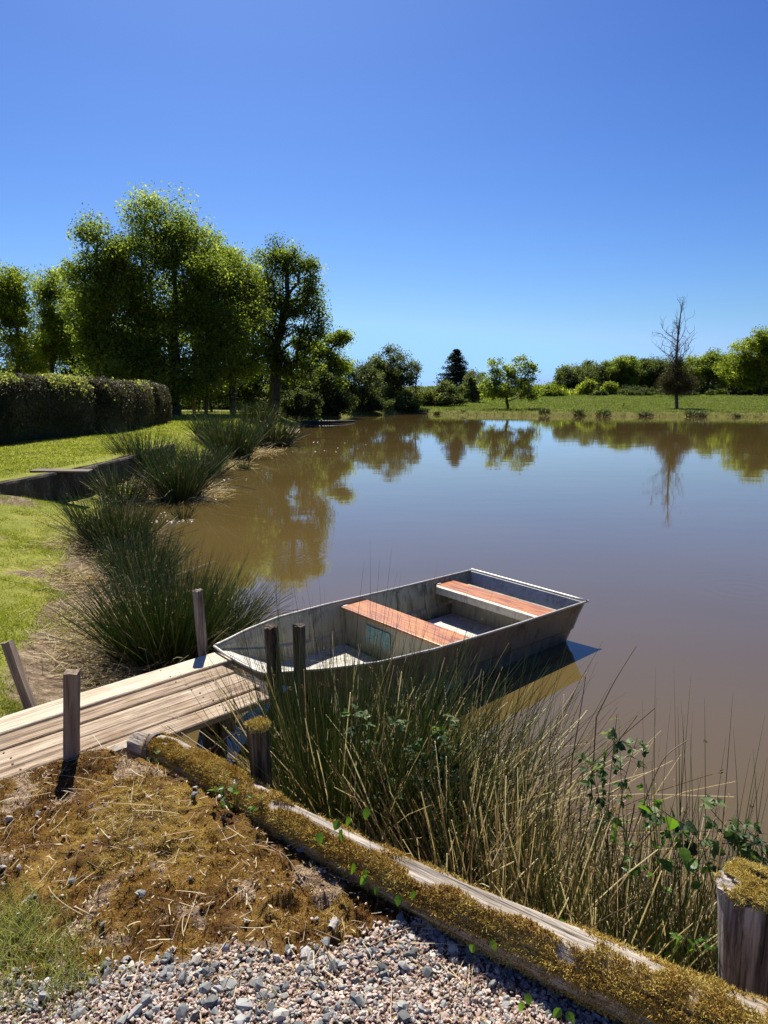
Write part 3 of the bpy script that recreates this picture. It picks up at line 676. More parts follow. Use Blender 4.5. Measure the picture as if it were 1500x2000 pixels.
def make_boat():
    L = 3.15; us = np.array([0, .05, .1, .2, .35, .5, .7, .95, 1.2, 1.5, 1.8, 2.1, 2.4, 2.7, 2.95, 3.15])
    HW = np.interp(us, [0, .05, .1, .2, .35, .7, 1.2, 1.7, 3.15], [.292, .312, .332, .376, .4445, .557, .61, .622, .646])
    # local z = 0 is the rim height at the stern; the bow rim sits higher
    RZ = np.interp(us, [0, .5, 1.2, 2.0, 3.15], [.051, .036, .018, .004, 0])
    BZ = np.interp(us, [0, .1, .25, .5, .8, 1.1, 3.15], [.0, -.03, -.12, -.25, -.36, -.41, -.43])      # bottom of the hull
    root = thing('rowing_boat', 'flat bottomed grey aluminium rowing boat with two red brown seats moored at the jetty', 'boat', (-.936, 4.29, .428), (.039, .017, math.radians(43.76)))
    def section(u, hw, rz, bz, inset):
        rake = -.17 * sstep(2.7, 3.15, u)      # transom leans: bottom ends short of the rim
        d = rz - bz; hb = hw * (.86 if u > .3 else .9)
        w = lambda f: hw + (hb - hw) * f
        pts = []
        for f in (0, .28, .55, .60, .80, 1.0):
            st = .010 if f in (.55,) else (-.004 if f == .60 else 0)     # pressed rib along the side
            pts.append((u + rake * f, w(f) - inset + st, rz - d * f + (inset if f == 1.0 else 0)))
        pts.append((u + rake, w(1) * .5, bz + inset)); 
        half = pts; full = half + [(u + rake, 0, bz + inset - .004)] + [(a, -b, c) for a, b, c in half[::-1]]
        return full
    def skin(inset, flip):
        S = np.array([section(u, h, r, b, inset) for u, h, r, b in zip(us, HW, RZ, BZ)]); n, k = S.shape[:2]
        i, j = np.meshgrid(np.arange(n - 1), np.arange(k - 1), indexing='ij')
        F = np.stack([i * k + j, i * k + j + 1, (i + 1) * k + j + 1, (i + 1) * k + j], -1).reshape(-1, 4)
        return S, S.reshape(-1, 3), (F[:, ::-1] if flip else F)
    S, V, F = skin(0, True); S2, V2, F2 = skin(.009, False)
    k = S.shape[1]; o0 = len(us) - 1
    half = k // 2
    def endcap(off, i, rev):
        q = [[i * k + a, i * k + a + 1, i * k + k - 2 - a, i * k + k - 1 - a] for a in range(half)]
        q = np.array([x for x in q if len(set(x)) == 4]); return q[:, ::-1] if rev else q
    build('hull', V, [F, endcap(0, 0, False)], M_OUT, root, smooth=False)
    build('inner_lining', V2, [F2], M_IN, root, smooth=False)
    # transom: thick board with rolled top
    A, B = S[-1], S[-1] + np.array([-.03, 0, 0])
    tv = np.concatenate([A, B]); q1 = endcap(0, 0, True); q2 = endcap(0, 0, False) + k
    q3 = np.array([[a, a + 1, k + a + 1, k + a] for a in range(k - 1)])
    build('transom', tv, [q1, q2, q3, np.array([[0, k, 2 * k - 1, k - 1]])], paint_mat('blue_grey_transom', (.33, .34, .34), (.18, .17, .15), 6), root)
    # rim: rolled edge all round
    for sgn in (1, -1):
        path = np.stack([us, sgn * (HW + .006), RZ + .004], -1); path = np.stack([np.interp(np.linspace(0, 3.19, 60), us, path[:, c]) if c else np.linspace(0, 3.19, 60) for c in range(3)], -1)
        build('gunwale', *tube(path, .009, 8), M_RIM, root, smooth=True)
    build('stern_rim', *tube([(3.155, y, .006) for y in np.linspace(-.655, .655, 12)], .016, 8), M_RIM, root, smooth=True)
    build('bow_rim', *tube([(-.004 - .02 * (1 - (y / .295) ** 2), y, .053) for y in np.linspace(-.295, .295, 12)], .009, 8), M_RIM, root, smooth=True)
    # bow pan: the bottom curves up to the bow, bright in the sun; floor sheet behind it
    uu = np.linspace(.015, 1.36, 26); hw = np.interp(uu, us, HW) * .9 - .012; bz = np.interp(uu, us, BZ) + .016
    bz = np.maximum(bz, -.335); W = np.linspace(-1, 1, 9)
    G = np.stack([uu[:, None] + 0 * W, hw[:, None] * W[None], bz[:, None] + .012 * np.abs(W[None]) ** 3 + 0 * uu[:, None]], -1)
    i, j = np.meshgrid(np.arange(25), np.arange(8), indexing='ij'); Fq = np.stack([i * 9 + j, (i + 1) * 9 + j, (i + 1) * 9 + j + 1, i * 9 + j + 1], -1).reshape(-1, 4)
    build('bow_floor', G.reshape(-1, 3), Fq, M_FLOOR, root, smooth=True)
    build('floor_panel', boxv(1.44, 2.99, -.50, .50, -.40, -.325), BOXF, M_FLOOR, root)
    build('floor_rib', boxv(2.06, 2.10, -.50, .50, -.324, -.300), BOXF, M_IN, root)
    vm = varnish()
    def seat(u0, u1, z, box0, box1, lab):
        h0 = np.interp(u0, us, HW) - .018; h1 = np.interp(u1, us, HW) - .018
        V = np.array([[u0, -h0, z - .022], [u1, -h1, z - .022], [u1, h1, z - .022], [u0, h0, z - .022], [u0, -h0, z], [u1, -h1, z], [u1, h1, z], [u0, h0, z]])
        s = build('seat', V, BOXF, vm, root); s['label'] = lab
        b = s.modifiers.new('edge', 'BEVEL'); b.width = .005; b.segments = 2
        return s
    s1 = seat(1.36, 1.665, -.015, 0, 0, 'middle seat board'); s2 = seat(2.56, 2.83, -.04, 0, 0, 'stern seat board')
    hb = .54
    build('seat_box', np.array([[1.40, -hb, -.40], [1.64, -hb, -.40], [1.64, hb, -.40], [1.40, hb, -.40], [1.40, -hb - .04, -.039], [1.64, -hb - .04, -.039], [1.64, hb + .04, -.039], [1.40, hb + .04, -.039]]), BOXF, M_IN, root)
    build('seat_support', boxv(2.53, 2.555, -.57, .57, -.11, -.043), BOXF, M_RIM, root)
    build('stern_locker', boxv(2.70, 2.93, -.5, .5, -.322, -.07), BOXF, M_IN, root)
    st = MB(); 
    V = np.array([[1.389, .02, -.24], [1.389, .30, -.24], [1.389, .30, -.10], [1.389, .02, -.10]]); st.add(V, np.array([[0, 3, 2, 1]]))
    m = NT('faded_blue_sticker'); n = m.noise(m.coord('Object', (1, 1, 2)), 17, 3); m.pbr(m.ramp(n, [(.38, (.12, .25, .26)), (.5, (.18, .32, .33)), (.62, (.28, .30, .27))]), .5, .3)
    st.build('sticker', m.m, root)
    # seat brackets
    for u, z in ((1.38, .0), (2.58, -.02)):
        for sg in (1, -1):
            h = np.interp(u, us, HW) - .03
            build('bracket', boxv(u, u + .05, sg * h - .012, sg * h + .012, z - .045, z - .012), BOXF, M_RIM, root)
    # rivets along both rims inside, and pressed ribs across the inner sides
    rv = MB()
    for sg in (1, -1):
        for u in np.arange(.25, 3.05, .11):
            h = np.interp(u, us, HW); z = np.interp(u, us, RZ) - .028; V, F = tube([(u, sg * (h - .0075), z), (u, sg * (h - .015), z)], .0065, 6); rv.add(V, F)
    kind(rv.build('rivets', M_RIM, root), 'stuff')
    for u in (.62, 1.02, 2.05, 2.42):
        for sg in (1, -1):
            h = np.interp(u, us, HW); z = np.interp(u, us, RZ); b = max(np.interp(u, us, BZ), -.38)
            build('side_rib', np.array([[u - .016, sg * (h - .012), z - .02], [u + .016, sg * (h - .012), z - .02], [u + .016, sg * (h * .88 - .012), b + .05], [u - .016, sg * (h * .88 - .012), b + .05], [u - .009, sg * (h - .028), z - .03], [u + .009, sg * (h - .028), z - .03], [u + .009, sg * (h * .88 - .030), b + .05], [u - .009, sg * (h * .88 - .030), b + .05]]), BOXF, M_IN, root)
    # slack rope in the bow: a thing of its own
    t = np.linspace(0, 1, 60); x = .50 + .78 * t + .05 * np.sin(t * 9); y = -.02 + .26 * t * np.cos(t * 4.2) + .10 * np.sin(t * 12); z = np.interp(x, uu, bz) + .02 + .004 * np.sin(t * 30)
    P = np.stack([x, y, z], -1); M = root.matrix_basis; P = np.array([M @ Vector(p) for p in P])
    tag(build('rope', *tube(P, .008, 7), plain('old_rope', [(.3, (.25, .19, .11)), (.7, (.5, .42, .28))], nscale=90)), 'tan mooring rope lying slack on the white floor in the boat bow', 'rope')
make_boat()
# ------------------------------------------------------------------ moss carpet, straw, grass
def make_moss():
    n = 480000; x = RNG.uniform(-1.75, .8, n); y = RNG.uniform(1.4, 3.25, n)
    mm = moss_mask(x, y) * (1 - .85 * litter_mask(x, y)); d = fbm(x * 7, y * 7, 91, 4)
    k = in_bank(x, y, .02, .03) & (RNG.random(n) < mm * sstep(.30, .46, d + .05 * sstep(1.6, 2.2, y))); x, y, d = x[k], y[k], d[k]; n = len(x)
    lump = bank_rough(x, y)
    B = np.stack([x, y, bank_h(x, y) + lump - .002], -1)
    D = norm(RNG.normal(size=(n, 3)) * .55 + np.array([0, 0, 1]))
    hgt = RNG.uniform(.0035, .0075, n)
    V, F, m = blades(B, D, hgt, np.full(n, .0013), RNG.normal(size=(n, 3)) * .003, 1, 2)
    # gold in the upper middle, rust towards the gravel and the left
    gc, rc, mc = at(285, 1585, .62), at(560, 1795, .6), at(70, 1580, .6)
    g2 = lambda c, rx, ry: np.exp(-(((x - c[0]) / rx) ** 2 + ((y - c[1]) / ry) ** 2))
    tn = .57 + .9 * (fbm(x * 3.5, y * 3.5, 15, 3) - .45) + .55 * (fbm(x * 14, y * 14, 16, 3) - .45) + .22 * g2(gc, .30, .36) - .32 * g2(rc, .5, .13) - .50 * g2(mc, .25, .45) - .0 * sstep(-.95, -1.5, x - .25 * (y - 2.3)) - .18 * np.exp(-((y - 1.8) / .13) ** 2)
    o = build('moss', V, F, M_MOSS, tint=np.repeat(np.clip(tn + RNG.normal(size=n) * .10, 0, 1), m)); kind(o, 'stuff', 'golden brown moss carpet over the bank')
make_moss()
M_STRAW = leaf_mat('dry_straw', [(.24, .16, .095), (.48, .355, .225), (.66, .53, .36), (.80, .70, .52)], trans=.3, boost=(1.1, 1, .8), scale=3)
def make_straw():
    n = 2400; x = RNG.uniform(-1.7, 1.0, n); y = RNG.uniform(1.2, 3.0, n)
    k = in_bank(x, y, .03, .05) & (RNG.random(n) < .25 + .75 * (y > 1.6)); x, y = x[k], y[k]; n = len(x)
    a = RNG.random(n) * 6.28; B = np.stack([x, y, bank_h(x, y) + bank_rough(x, y) + .008 + RNG.random(n) * .012], -1)
    D = norm(np.stack([np.cos(a), np.sin(a), RNG.normal(size=n) * .10 + .04], -1))
    L = RNG.lognormal(math.log(.045), .55, n).clip(.012, .17)
    V, F, m = blades(B, D, L, RNG.uniform(.0007, .0017, n), RNG.normal(size=(n, 3)) * L[:, None] * np.array([.22, .22, .05]), 5, 3, True)
    mb = MB(); mb.add(V, F, np.repeat(RNG.random(n), m))
    n = 70000; x = RNG.uniform(-1.7, .9, n); y = RNG.uniform(1.35, 3.2, n)
    k = in_bank(x, y, .02, .03) & (RNG.random(n) < .55 * litter_mask(x, y) + .05); x, y = x[k], y[k]; n = len(x)
    C = np.stack([x, y, bank_h(x, y) + bank_rough(x, y) + .006 + RNG.random(n) * .012], -1)
    V, F = leaves(C, norm(RNG.normal(size=(n, 3)) * .45 + [0, 0, 1]), RNG.lognormal(math.log(.0095), .5, n).clip(.004, .035), .30, .06); mb.add(V, F, np.repeat(RNG.random(n), 4))
    kind(mb.build('straw_litter', M_STRAW), 'stuff', 'pale broken straw and dry bits scattered on the moss')
make_straw()
# single dry stalks one can point at
def curve_pts(P, n=18):
    P = np.asarray(P, float); t = np.linspace(0, 1, len(P)); tt = np.linspace(0, 1, n); Q = np.stack([np.interp(tt, t, P[:, i]) for i in range(3)], -1)
    for _ in range(4): Q[1:-1] = (Q[:-2] + 2 * Q[1:-1] + Q[2:]) / 4
    return Q
def lay(px, dz=.012):
    out = []
    for x, y in px:
        p = at(x, y, .62)
        for _ in range(3): p = at(x, y, bank_h(p[0], p[1]) + dz)
        out.append(p)
    return out
for pts, r, lab in [([(520, 1650), (560, 1672), (598, 1732)], .0022, 'dry stalk lying on the moss beside the lone pale stone'), ([(712, 1720), (760, 1760), (800, 1790)], .002, 'dry stalk slanting down from the log to the gravel'),
                    ([(722, 1848), (800, 1812), (866, 1800)], .0024, 'long straight dry stalk across the gravel below the moss'), ([(612, 1815), (640, 1826), (664, 1837)], .002, 'short dry stalk beside the white curled bark'),
                    ([(1075, 1810), (1120, 1880), (1180, 1985)], .002, 'thin dry stalk hanging down over the gravel near the log')]:
    tag(build('dry_stalk', *tube(curve_pts(lay(pts)), r, 6), M_STRAW, tint=None), lab, 'stalk', 'fallen stalks on the bank')
def bark():
    p = lay([(655, 1812)], .012)[0]; a = np.linspace(-.4, 3.6, 14); V = []
    for i, t in enumerate(a): V += [(-.006 + .012 * math.cos(t), -.019 + .004 * i / 14, .011 * math.sin(t)), (-.006 + .013 * math.cos(t), .019 - .009 * (i % 3) / 3, .012 * math.sin(t))]
    i = np.arange(13); F = np.stack([2 * i, 2 * i + 1, 2 * i + 3, 2 * i + 2], -1)
    o = build('bark_strip', np.array(V), F, plain('pale_bark', [(.35, (.16, .14, .12)), (.6, (.55, .50, .44))], nscale=70)); o.location = p + [0, 0, .008]; o.rotation_euler = (.1, .1, -.35)
    s = o.modifiers.new('thickness', 'SOLIDIFY'); s.thickness = .002
    tag(o, 'white curled strip of bark lying on the brown moss', 'bark')
bark()

M_GRASS = leaf_mat('green_grass_blade', [(.10, .125, .022), (.21, .235, .04), (.34, .345, .085), (.52, .47, .20)], trans=.5, scale=1.2, boost=(1.35, 1.4, .6))
M_GRASSY = leaf_mat('yellowing_grass_blade', [(.14, .15, .06), (.27, .28, .12), (.42, .41, .22), (.60, .56, .40)], trans=.5, scale=3, boost=(1.3, 1.35, .7))
M_MEADOW = leaf_mat('meadow_grass', [(.055, .072, .020), (.095, .128, .032), (.145, .18, .05), (.25, .26, .10)], trans=.45, scale=.2)
def grass_patch(name, label, x, y, h, wdt, mat, lean=.5, zf=None, k=2, segs=3):
    n = len(x); B = np.stack([x, y, (zf or ground_h)(x, y) - .004], -1)
    D = norm(RNG.normal(size=(n, 3)) * lean * np.array([1, 1, .2]) + [0, 0, 1]); L = h * RNG.uniform(.55, 1.25, n)
    V, F, m = blades(B, D, L, wdt * RNG.uniform(.7, 1.3, n), RNG.normal(size=(n, 3)) * L[:, None] * np.array([.35, .35, .12]), segs, k)
    t = np.clip(.42 + .9 * (fbm(x * 1.3, y * 1.3, 71, 3) - .45) + RNG.normal(size=n) * .2, 0, 1)
    return kind(build(name, V, F, mat, tint=np.repeat(t, m)), 'stuff', label)
def near_lawn():
    n = 240000; r = RNG.random(n); y = 3.0 * (12.5 / 3.0) ** r; x = RNG.uniform(-.85, -.30, n) * y - .15
    sd = pond_sd(x, y); g = fbm(x * 1.1, y * 1.1, 21, 3)
    dk = (x - DECK_N[0]) * math.sin(DECK_A) - (y - DECK_N[1]) * math.cos(DECK_A)
    yw = np.interp(x, WALL[:2, 0], WALL[:2, 1])
    d = sstep(.35, .85, sd + (fbm(x * 2.5, y * 2.5, 13, 3) - .45) * .9) * (1 - .85 * (g > .62)) * (.35 + .65 * (fbm(x * 4, y * 4, 14, 3) > .38))
    k = (RNG.random(n) < d) & (dk < -.87) & ~((y > yw - .1) & (x < -6)) & (x > -8)
    x, y = x[k], y[k]
    grass_patch('grass', 'short mown grass of the near lawn left of the jetty', x, y, .018 + .10 * np.clip(fbm(x * 3.5, y * 3.5, 3, 3) - .3, 0, 1), .0017 + .0007 * (y / 6), M_GRASS, .75)
def upper_lawn():
    n = 170000; r = RNG.random(n); y = 10.5 * (58 / 10.5) ** r; x = RNG.uniform(-.68, -.07, n) * y
    sd = pond_sd(x, y); yw = np.interp(x, WALL[:2, 0], WALL[:2, 1])
    k = (sd > 1.3) & ((y > 21.5) | ((x < wall_x(y) - .14) & (y > yw + .15))); x, y = x[k], y[k]
    grass_patch('grass', 'bright mown grass of the upper lawn before the hedge', x, y, .03 + .0016 * y, .0022 + .00030 * y, M_GRASS, .6, segs=2)
def meadow():
    n = 150000; D = 70 * (175 / 70) ** RNG.random(n); x = RNG.uniform(-.06, .62, n) * D; y = D
    sd = pond_sd(x, y); k = sd > .25; x, y, sd = x[k], y[k], sd[k]
    h = np.where(sd < 2.0, .30, .16) * (1 + 1.6 * (fbm(x * .6, y * .6, 5, 3) - .45)) * (1 + .006 * (y - 70))
    grass_patch('grass', 'rough meadow grass beyond the pond', x, y, h.clip(.06), .010 + .00016 * y, M_MEADOW, .5, segs=2)
near_lawn(); upper_lawn(); meadow()
def tuft_grass():
    n = 2600
    cx = np.array([-1.18, -1.06, -.98, -1.25, -1.12, -.86, -1.06]); cy = np.array([1.74, 1.60, 1.75, 1.92, 1.85, 1.66, 1.84]); i = RNG.integers(0, 7, n)
    x = cx[i] + RNG.normal(size=n) * .06; y = cy[i] + RNG.normal(size=n) * .055
    k = in_bank(x, y, .05, .06); x, y = x[k], y[k]
    grass_patch('grass', 'pale green grass tuft on the gravel at the lower left', x, y, .04 + .045 * RNG.random(len(x)), .0012, M_GRASSY, .4, bank_h, 2, 4)
tuft_grass()

# ------------------------------------------------------------------ rushes
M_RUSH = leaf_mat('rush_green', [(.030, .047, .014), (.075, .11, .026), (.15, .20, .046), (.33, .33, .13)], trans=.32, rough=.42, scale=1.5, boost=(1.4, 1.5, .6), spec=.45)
M_RUSHD = leaf_mat('rush_dead', [(.19, .145, .095), (.50, .41, .29), (.74, .655, .51), (.86, .81, .69)], trans=.6, rough=.6, scale=1.5, boost=(1.3, 1.25, 1.1))
M_RUSHB = leaf_mat('rush_bleached', [(.10, .075, .04), (.24, .19, .115), (.42, .36, .25), (.58, .53, .42)], trans=.35, rough=.6, scale=1.5, boost=(1.1, 1.1, .9))
M_SEED = leaf_mat('rush_flower_head', [(.09, .05, .025), (.20, .12, .06), (.35, .26, .15)], trans=.15, scale=4)
G_R = 'rush clumps along the shore'
def rush(label, base, R, n, h, spread=.5, dead=.25, wdt=.0022, lean=(0, 0), flop=.35, heads=.06, cat='rushes', name='rush_clump', k=3, grp=G_R, mindead=.35, hexp=.6):
    base = np.array(base, float); root = thing(name, label, cat, tuple(base), group=grp)
    def gen(n, hmul, sp, fl, seed):
        r = R * np.sqrt(RNG.random(n)); a = RNG.random(n) * 6.283
        B = np.stack([r * np.cos(a), r * np.sin(a), np.zeros(n)], -1)
        gz = ground_h(base[0] + B[:, 0], base[1] + B[:, 1]); B[:, 2] = np.clip(gz, -.05, base[2] + .3) - base[2] - .02
        if seed: sp = sp * np.where(RNG.random(n) < .22, 2.6, 1.0) + .10 * RNG.random(n)
        D = norm(np.stack([np.cos(a) * r / R * sp + RNG.normal(size=n) * sp * .33 + lean[0], np.sin(a) * r / R * sp + RNG.normal(size=n) * sp * .33 + lean[1], np.ones(n)], -1))
        L = h * hmul * (RNG.random(n) ** hexp * .65 + .42)
        bend = np.stack([D[:, 0], D[:, 1], -.5 * np.hypot(D[:, 0], D[:, 1])], -1) * (L * fl * RNG.uniform(.1, 1, n))[:, None] + RNG.normal(size=(n, 3)) * (L * .045)[:, None]
        return B, D, L, bend
    B, D, L, be = gen(n, 1.0, spread, flop, 0)
    V, F, m = blades(B, D, L, wdt * RNG.uniform(.7, 1.25, n), be, 6, k)
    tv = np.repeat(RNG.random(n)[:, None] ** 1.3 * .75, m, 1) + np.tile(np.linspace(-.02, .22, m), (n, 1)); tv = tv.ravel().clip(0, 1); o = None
    nh = int(n * heads); mb = MB(); mb.add(V, F, tv); nf = len(F)
    if nh:                                               # small brown flower heads about four fifths up some stems
        i = RNG.choice(n, nh); t = RNG.uniform(.8, .9, nh); P = B[i] + D[i] * (L[i] * t)[:, None] + be[i] * (t ** 2)[:, None]
        c = np.repeat(P, 9, 0) + RNG.normal(size=(nh * 9, 3)) * wdt * 2.2; V2, F2 = leaves(c, rand_unit(len(c)), wdt * 5.0, .5); mb.add(V2, F2, .5)
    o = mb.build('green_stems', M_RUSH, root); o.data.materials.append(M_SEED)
    mi = np.zeros(len(o.data.polygons), np.int32); mi[nf:] = 1; o.data.polygons.foreach_set('material_index', mi)
    nd = int(n * dead)
    if nd:
        B, D, L2, b2 = gen(nd, .85, spread * 1.35, flop * 1.8, 1)
        bent = RNG.random(nd) < .28; b2 = b2 + bent[:, None] * (RNG.normal(size=(nd, 3)) * [.5, .5, .1] - np.array([0, 0, .55])) * L2[:, None]      # broken over
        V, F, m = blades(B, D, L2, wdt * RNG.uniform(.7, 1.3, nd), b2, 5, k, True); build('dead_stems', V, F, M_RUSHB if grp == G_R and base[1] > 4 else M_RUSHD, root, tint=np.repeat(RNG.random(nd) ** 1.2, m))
    return root
def gz(x, y, lo=0.0): return max(lo, float(ground_h(np.array([x]), np.array([y]))[0]))
def rush_at(px, py, label, R, n, h, z=.05, **kw):
    p = at(px, py, z); return rush(label, (p[0], p[1], max(0.0, min(z, gz(p[0], p[1])))), R, n, h, **kw)
# the big dark clump beyond the jetty and those following the shore away from it
p = at(320, 1290, .03); rush('largest dark green rush clump, right behind the jetty', (p[0] + .02, p[1] + .05, .02), .28, 1450, .96, spread=.50, dead=.2, wdt=.0029, flop=.34)
p = at(430, 1255, .02); rush('rushes leaning out over the water beside the thin grey post', (p[0], p[1] + .25, .0), .15, 300, .68, spread=.55, dead=.5, wdt=.0027, lean=(.15, .02), flop=.5)
rush_at(225, 1075, 'wide rush clump with bleached stems in front of the retaining wall', .36, 650, .88, spread=.48, dead=.35, wdt=.0044, flop=.36)
rush_at(275, 1130, 'rush clump filling the gap behind the largest clump', .28, 420, .74, spread=.5, dead=.35, wdt=.0040)
rush_at(285, 935, 'upright rush tuft against the lawn at the wall end', .42, 480, 1.32, spread=.55, dead=.06, wdt=.0065)
rush_at(352, 970, 'dense rush tuft standing in the mud at the waterline', .34, 520, 1.30, spread=.52, dead=.22, wdt=.0058)
rush_at(238, 975, 'ragged pale rushes along the foot of the wall', .36, 260, .95, spread=.7, dead=.5, wdt=.0052)
rush_at(395, 925, 'low rush tuft between the mud patch and the far clumps', .45, 380, 1.1, spread=.6, dead=.2, wdt=.0075)
rush_at(452, 893, 'tall rush clump on the second mud spit', .55, 520, 1.55, spread=.5, dead=.18, wdt=.009)
rush_at(432, 880, 'broad rush clump behind the second mud spit', .75, 480, 1.5, spread=.5, dead=.15, wdt=.0095)
rush_at(530, 868, 'farthest round rush clump at the point of the lawn', .75, 520, 1.45, spread=.62, dead=.3, wdt=.011)
rush_at(505, 845, 'tall rushes behind the farthest round clump', .85, 420, 1.6, spread=.45, dead=.15, wdt=.012)
rush_at(357, 1012, 'tiny rush tuft alone in the water', .10, 60, .42, z=0, spread=.6, dead=0, wdt=.0045)
rush_at(475, 917, 'tiny rush tuft in the water beside the second spit', .16, 70, .42, z=0, spread=.6, dead=0, wdt=.006)
G_T = 'small tufts along the far bank'
for px, lab in [(852, 'dark sedge tuft at the far waterline below the long low bush'), (905, 'dark sedge tuft at the far waterline just left of the small oak'), (1062, 'sedge tuft at the far waterline just right of the small oak'), (1130, 'darkest sedge tuft midway between small oak and bare tree'),
                (1178, 'sedge tuft at the far waterline left of the bare tree'), (1262, 'low sedge tuft near the bare tree on its left'), (1352, 'broad dark sedge tuft right below the bare tree'), (1368, 'second sedge tuft right below the bare tree'), (1440, 'sedge tuft at the far waterline below the big field tree')]:
    sz = RNG.uniform(.5, 1.5); D = 84.5 - .021 * (px - 760); p = dist(px, 810, D)
    for _ in range(60):
        if pond_sd(np.array([p[0]]), np.array([p[1]]))[0] > .12: break
        p = p * np.array([1.003, 1.003, 1])
    rush(lab, (p[0], p[1], .02), .45 * sz, int(110 * sz), .5 * sz ** .6, spread=.7, dead=.3, wdt=.018, heads=0, cat='sedge', name='sedge_tuft', grp=G_T)
# the foreground clump in front of the boat and the stems to its right
rush('tall green rush clump between the log and the boat bow', (-.14, 2.98, .10), .24, 800, 1.16, spread=.34, dead=.35, wdt=.0022, lean=(.10, .02), flop=.40, heads=.03)
rush('rushes leaning right across the side of the boat', (.16, 3.02, .04), .20, 300, 1.10, spread=.40, dead=.5, wdt=.0021, lean=(.26, .08), flop=.32, heads=.04)
rush('few very tall thin dark rushes before the middle of the boat', (-.20, 3.22, .02), .34, 70, 1.42, spread=.16, dead=.12, wdt=.0017, lean=(.03, .02), flop=.16, heads=.08)
rush('loose mixed rushes before the stern half of the boat', (.40, 2.98, .0), .26, 170, 1.08, spread=.34, dead=.9, wdt=.0021, lean=(.10, .05), flop=.3, heads=.08)
rush('sparse fine rushes at the jetty corner before the bow', (-.46, 3.28, .02), .20, 150, 1.0, spread=.30, dead=.15, wdt=.0018, lean=(.02, .02), flop=.25, heads=.04)
rush('dark low rushes in the shade just behind the log', (.12, 2.55, .2), .24, 420, .55, spread=.7, dead=.6, wdt=.0020, flop=.6, heads=0, lean=(.1, .1))
G_D = 'dry reed stands by the log'
rush('dense stand of straw coloured reeds behind the middle of the log', (.50, 2.42, .08), .22, 100, .90, spread=.18, dead=2.9, wdt=.0024, flop=.15, heads=.05, grp=G_D, name='reed_stand', cat='reeds', lean=(.0, .03))
rush('straw reeds standing left of the bramble in the water', (.28, 2.62, .06), .19, 110, .92, spread=.22, dead=2.2, wdt=.0023, flop=.2, heads=.05, grp=G_D, name='reed_stand', cat='reeds', lean=(.05, .03))
rush('mixed green and straw reeds right of the bramble', (.78, 2.22, .10), .20, 180, .78, spread=.28, dead=1.9, wdt=.0023, flop=.25, heads=.03, grp=G_D, name='reed_stand', cat='reeds')
rush('green rushes around the foot of the thick grey post', (1.02, 2.02, .14), .17, 260, .62, spread=.3, dead=.35, wdt=.0022, flop=.3, heads=0, lean=(-.03, .02), grp=G_D, name='reed_stand', cat='reeds')
rush('pale straw reeds in the water behind the arching bramble', (1.02, 2.35, .06), .18, 90, .72, spread=.22, dead=2.6, wdt=.0021, flop=.2, heads=.05, grp=G_D, name='reed_stand', cat='reeds')
rush('straw reeds beyond the thick grey post at the right edge', (1.28, 2.12, .10), .16, 90, .66, spread=.22, dead=2.2, wdt=.0021, flop=.2, heads=.03, grp=G_D, name='reed_stand', cat='reeds')
rush('few tall thin green rushes at the right edge before the water', (1.18, 2.32, .06), .22, 46, 1.12, spread=.16, dead=.3, wdt=.0021, flop=.15, heads=.1, grp=G_D, name='reed_stand', cat='reeds')
rush('thin straw stems in the water before the boat stern', (.62, 2.78, .0), .30, 36, .95, spread=.22, dead=2.6, wdt=.0020, flop=.25, heads=.2, grp=G_D, name='reed_stand', cat='reeds')
# lone stalks that stand out
for pts, lab in [([(1165, 1400, 2.75), (1200, 1330, 2.75), (1243, 1262, 2.78)], 'long bleached stalk slanting up to the right above the reeds'),
                 ([(1118, 1480, 2.7), (1132, 1400, 2.7), (1144, 1322, 2.7)], 'bleached upright stalk left of the long slanting one'),
                 ([(1210, 1700, 2.2), (1290, 1480, 2.25), (1344, 1445, 2.3)], 'straw stalk bent over the bramble leaves'),
                 ([(960, 1690, 2.05), (985, 1640, 2.15), (1075, 1500, 2.3)], 'pale stalk rising from the log to the right')]:
    P = curve_pts([dist(*q) for q in pts], 14); P = np.concatenate([P[:1] + [[0, .02, -.45]], P]); tag(build('dry_stalk', *tube(P, np.linspace(.0028, .0014, len(P)), 6), M_STRAW), lab, 'stalk', 'bleached standing stalks')

# ------------------------------------------------------------------ brambles and weeds
M_BRAM = leaf_mat('bramble_leaf', [(.022, .045, .016), (.05, .085, .028), (.10, .15, .05), (.24, .28, .14)], trans=.35, rough=.5, scale=6, boost=(1.5, 1.7, .7), spec=.22)
M_YLEAF = leaf_mat('young_bright_leaf', [(.06, .13, .015), (.12, .22, .03), (.2, .32, .05)], trans=.5, rough=.4, scale=6, boost=(1.5, 1.6, .6), spec=.4)
M_CANE = plain('bramble_cane', [(.3, (.06, .035, .02)), (.7, (.17, .11, .06))], nscale=30)
def leaf_mesh(mb, c, nrm, tip, L, W, t):
    """one pointed oval leaf folded along its rib"""
    nrm = nrm / np.linalg.norm(nrm); tip = tip - nrm * (tip @ nrm); tip = tip / (np.linalg.norm(tip) + 1e-9); s = np.cross(nrm, tip)
    V = []; prof = [(0, 0), (.18, .75), (.45, 1), (.75, .62), (1, 0)]
    for u, wd in prof:
        m = c + tip * (L * u) - nrm * (L * .18 * u * u)
        V += [m - s * W * .5 * wd + nrm * W * .12 * wd, m, m + s * W * .5 * wd + nrm * W * .12 * wd]
    V = np.array(V); F = []
    for i in range(4): F += [[3 * i, 3 * i + 1, 3 * i + 4, 3 * i + 3], [3 * i + 1, 3 * i + 2, 3 * i + 5, 3 * i + 4]]
    mb.add(V, np.array(F), t)
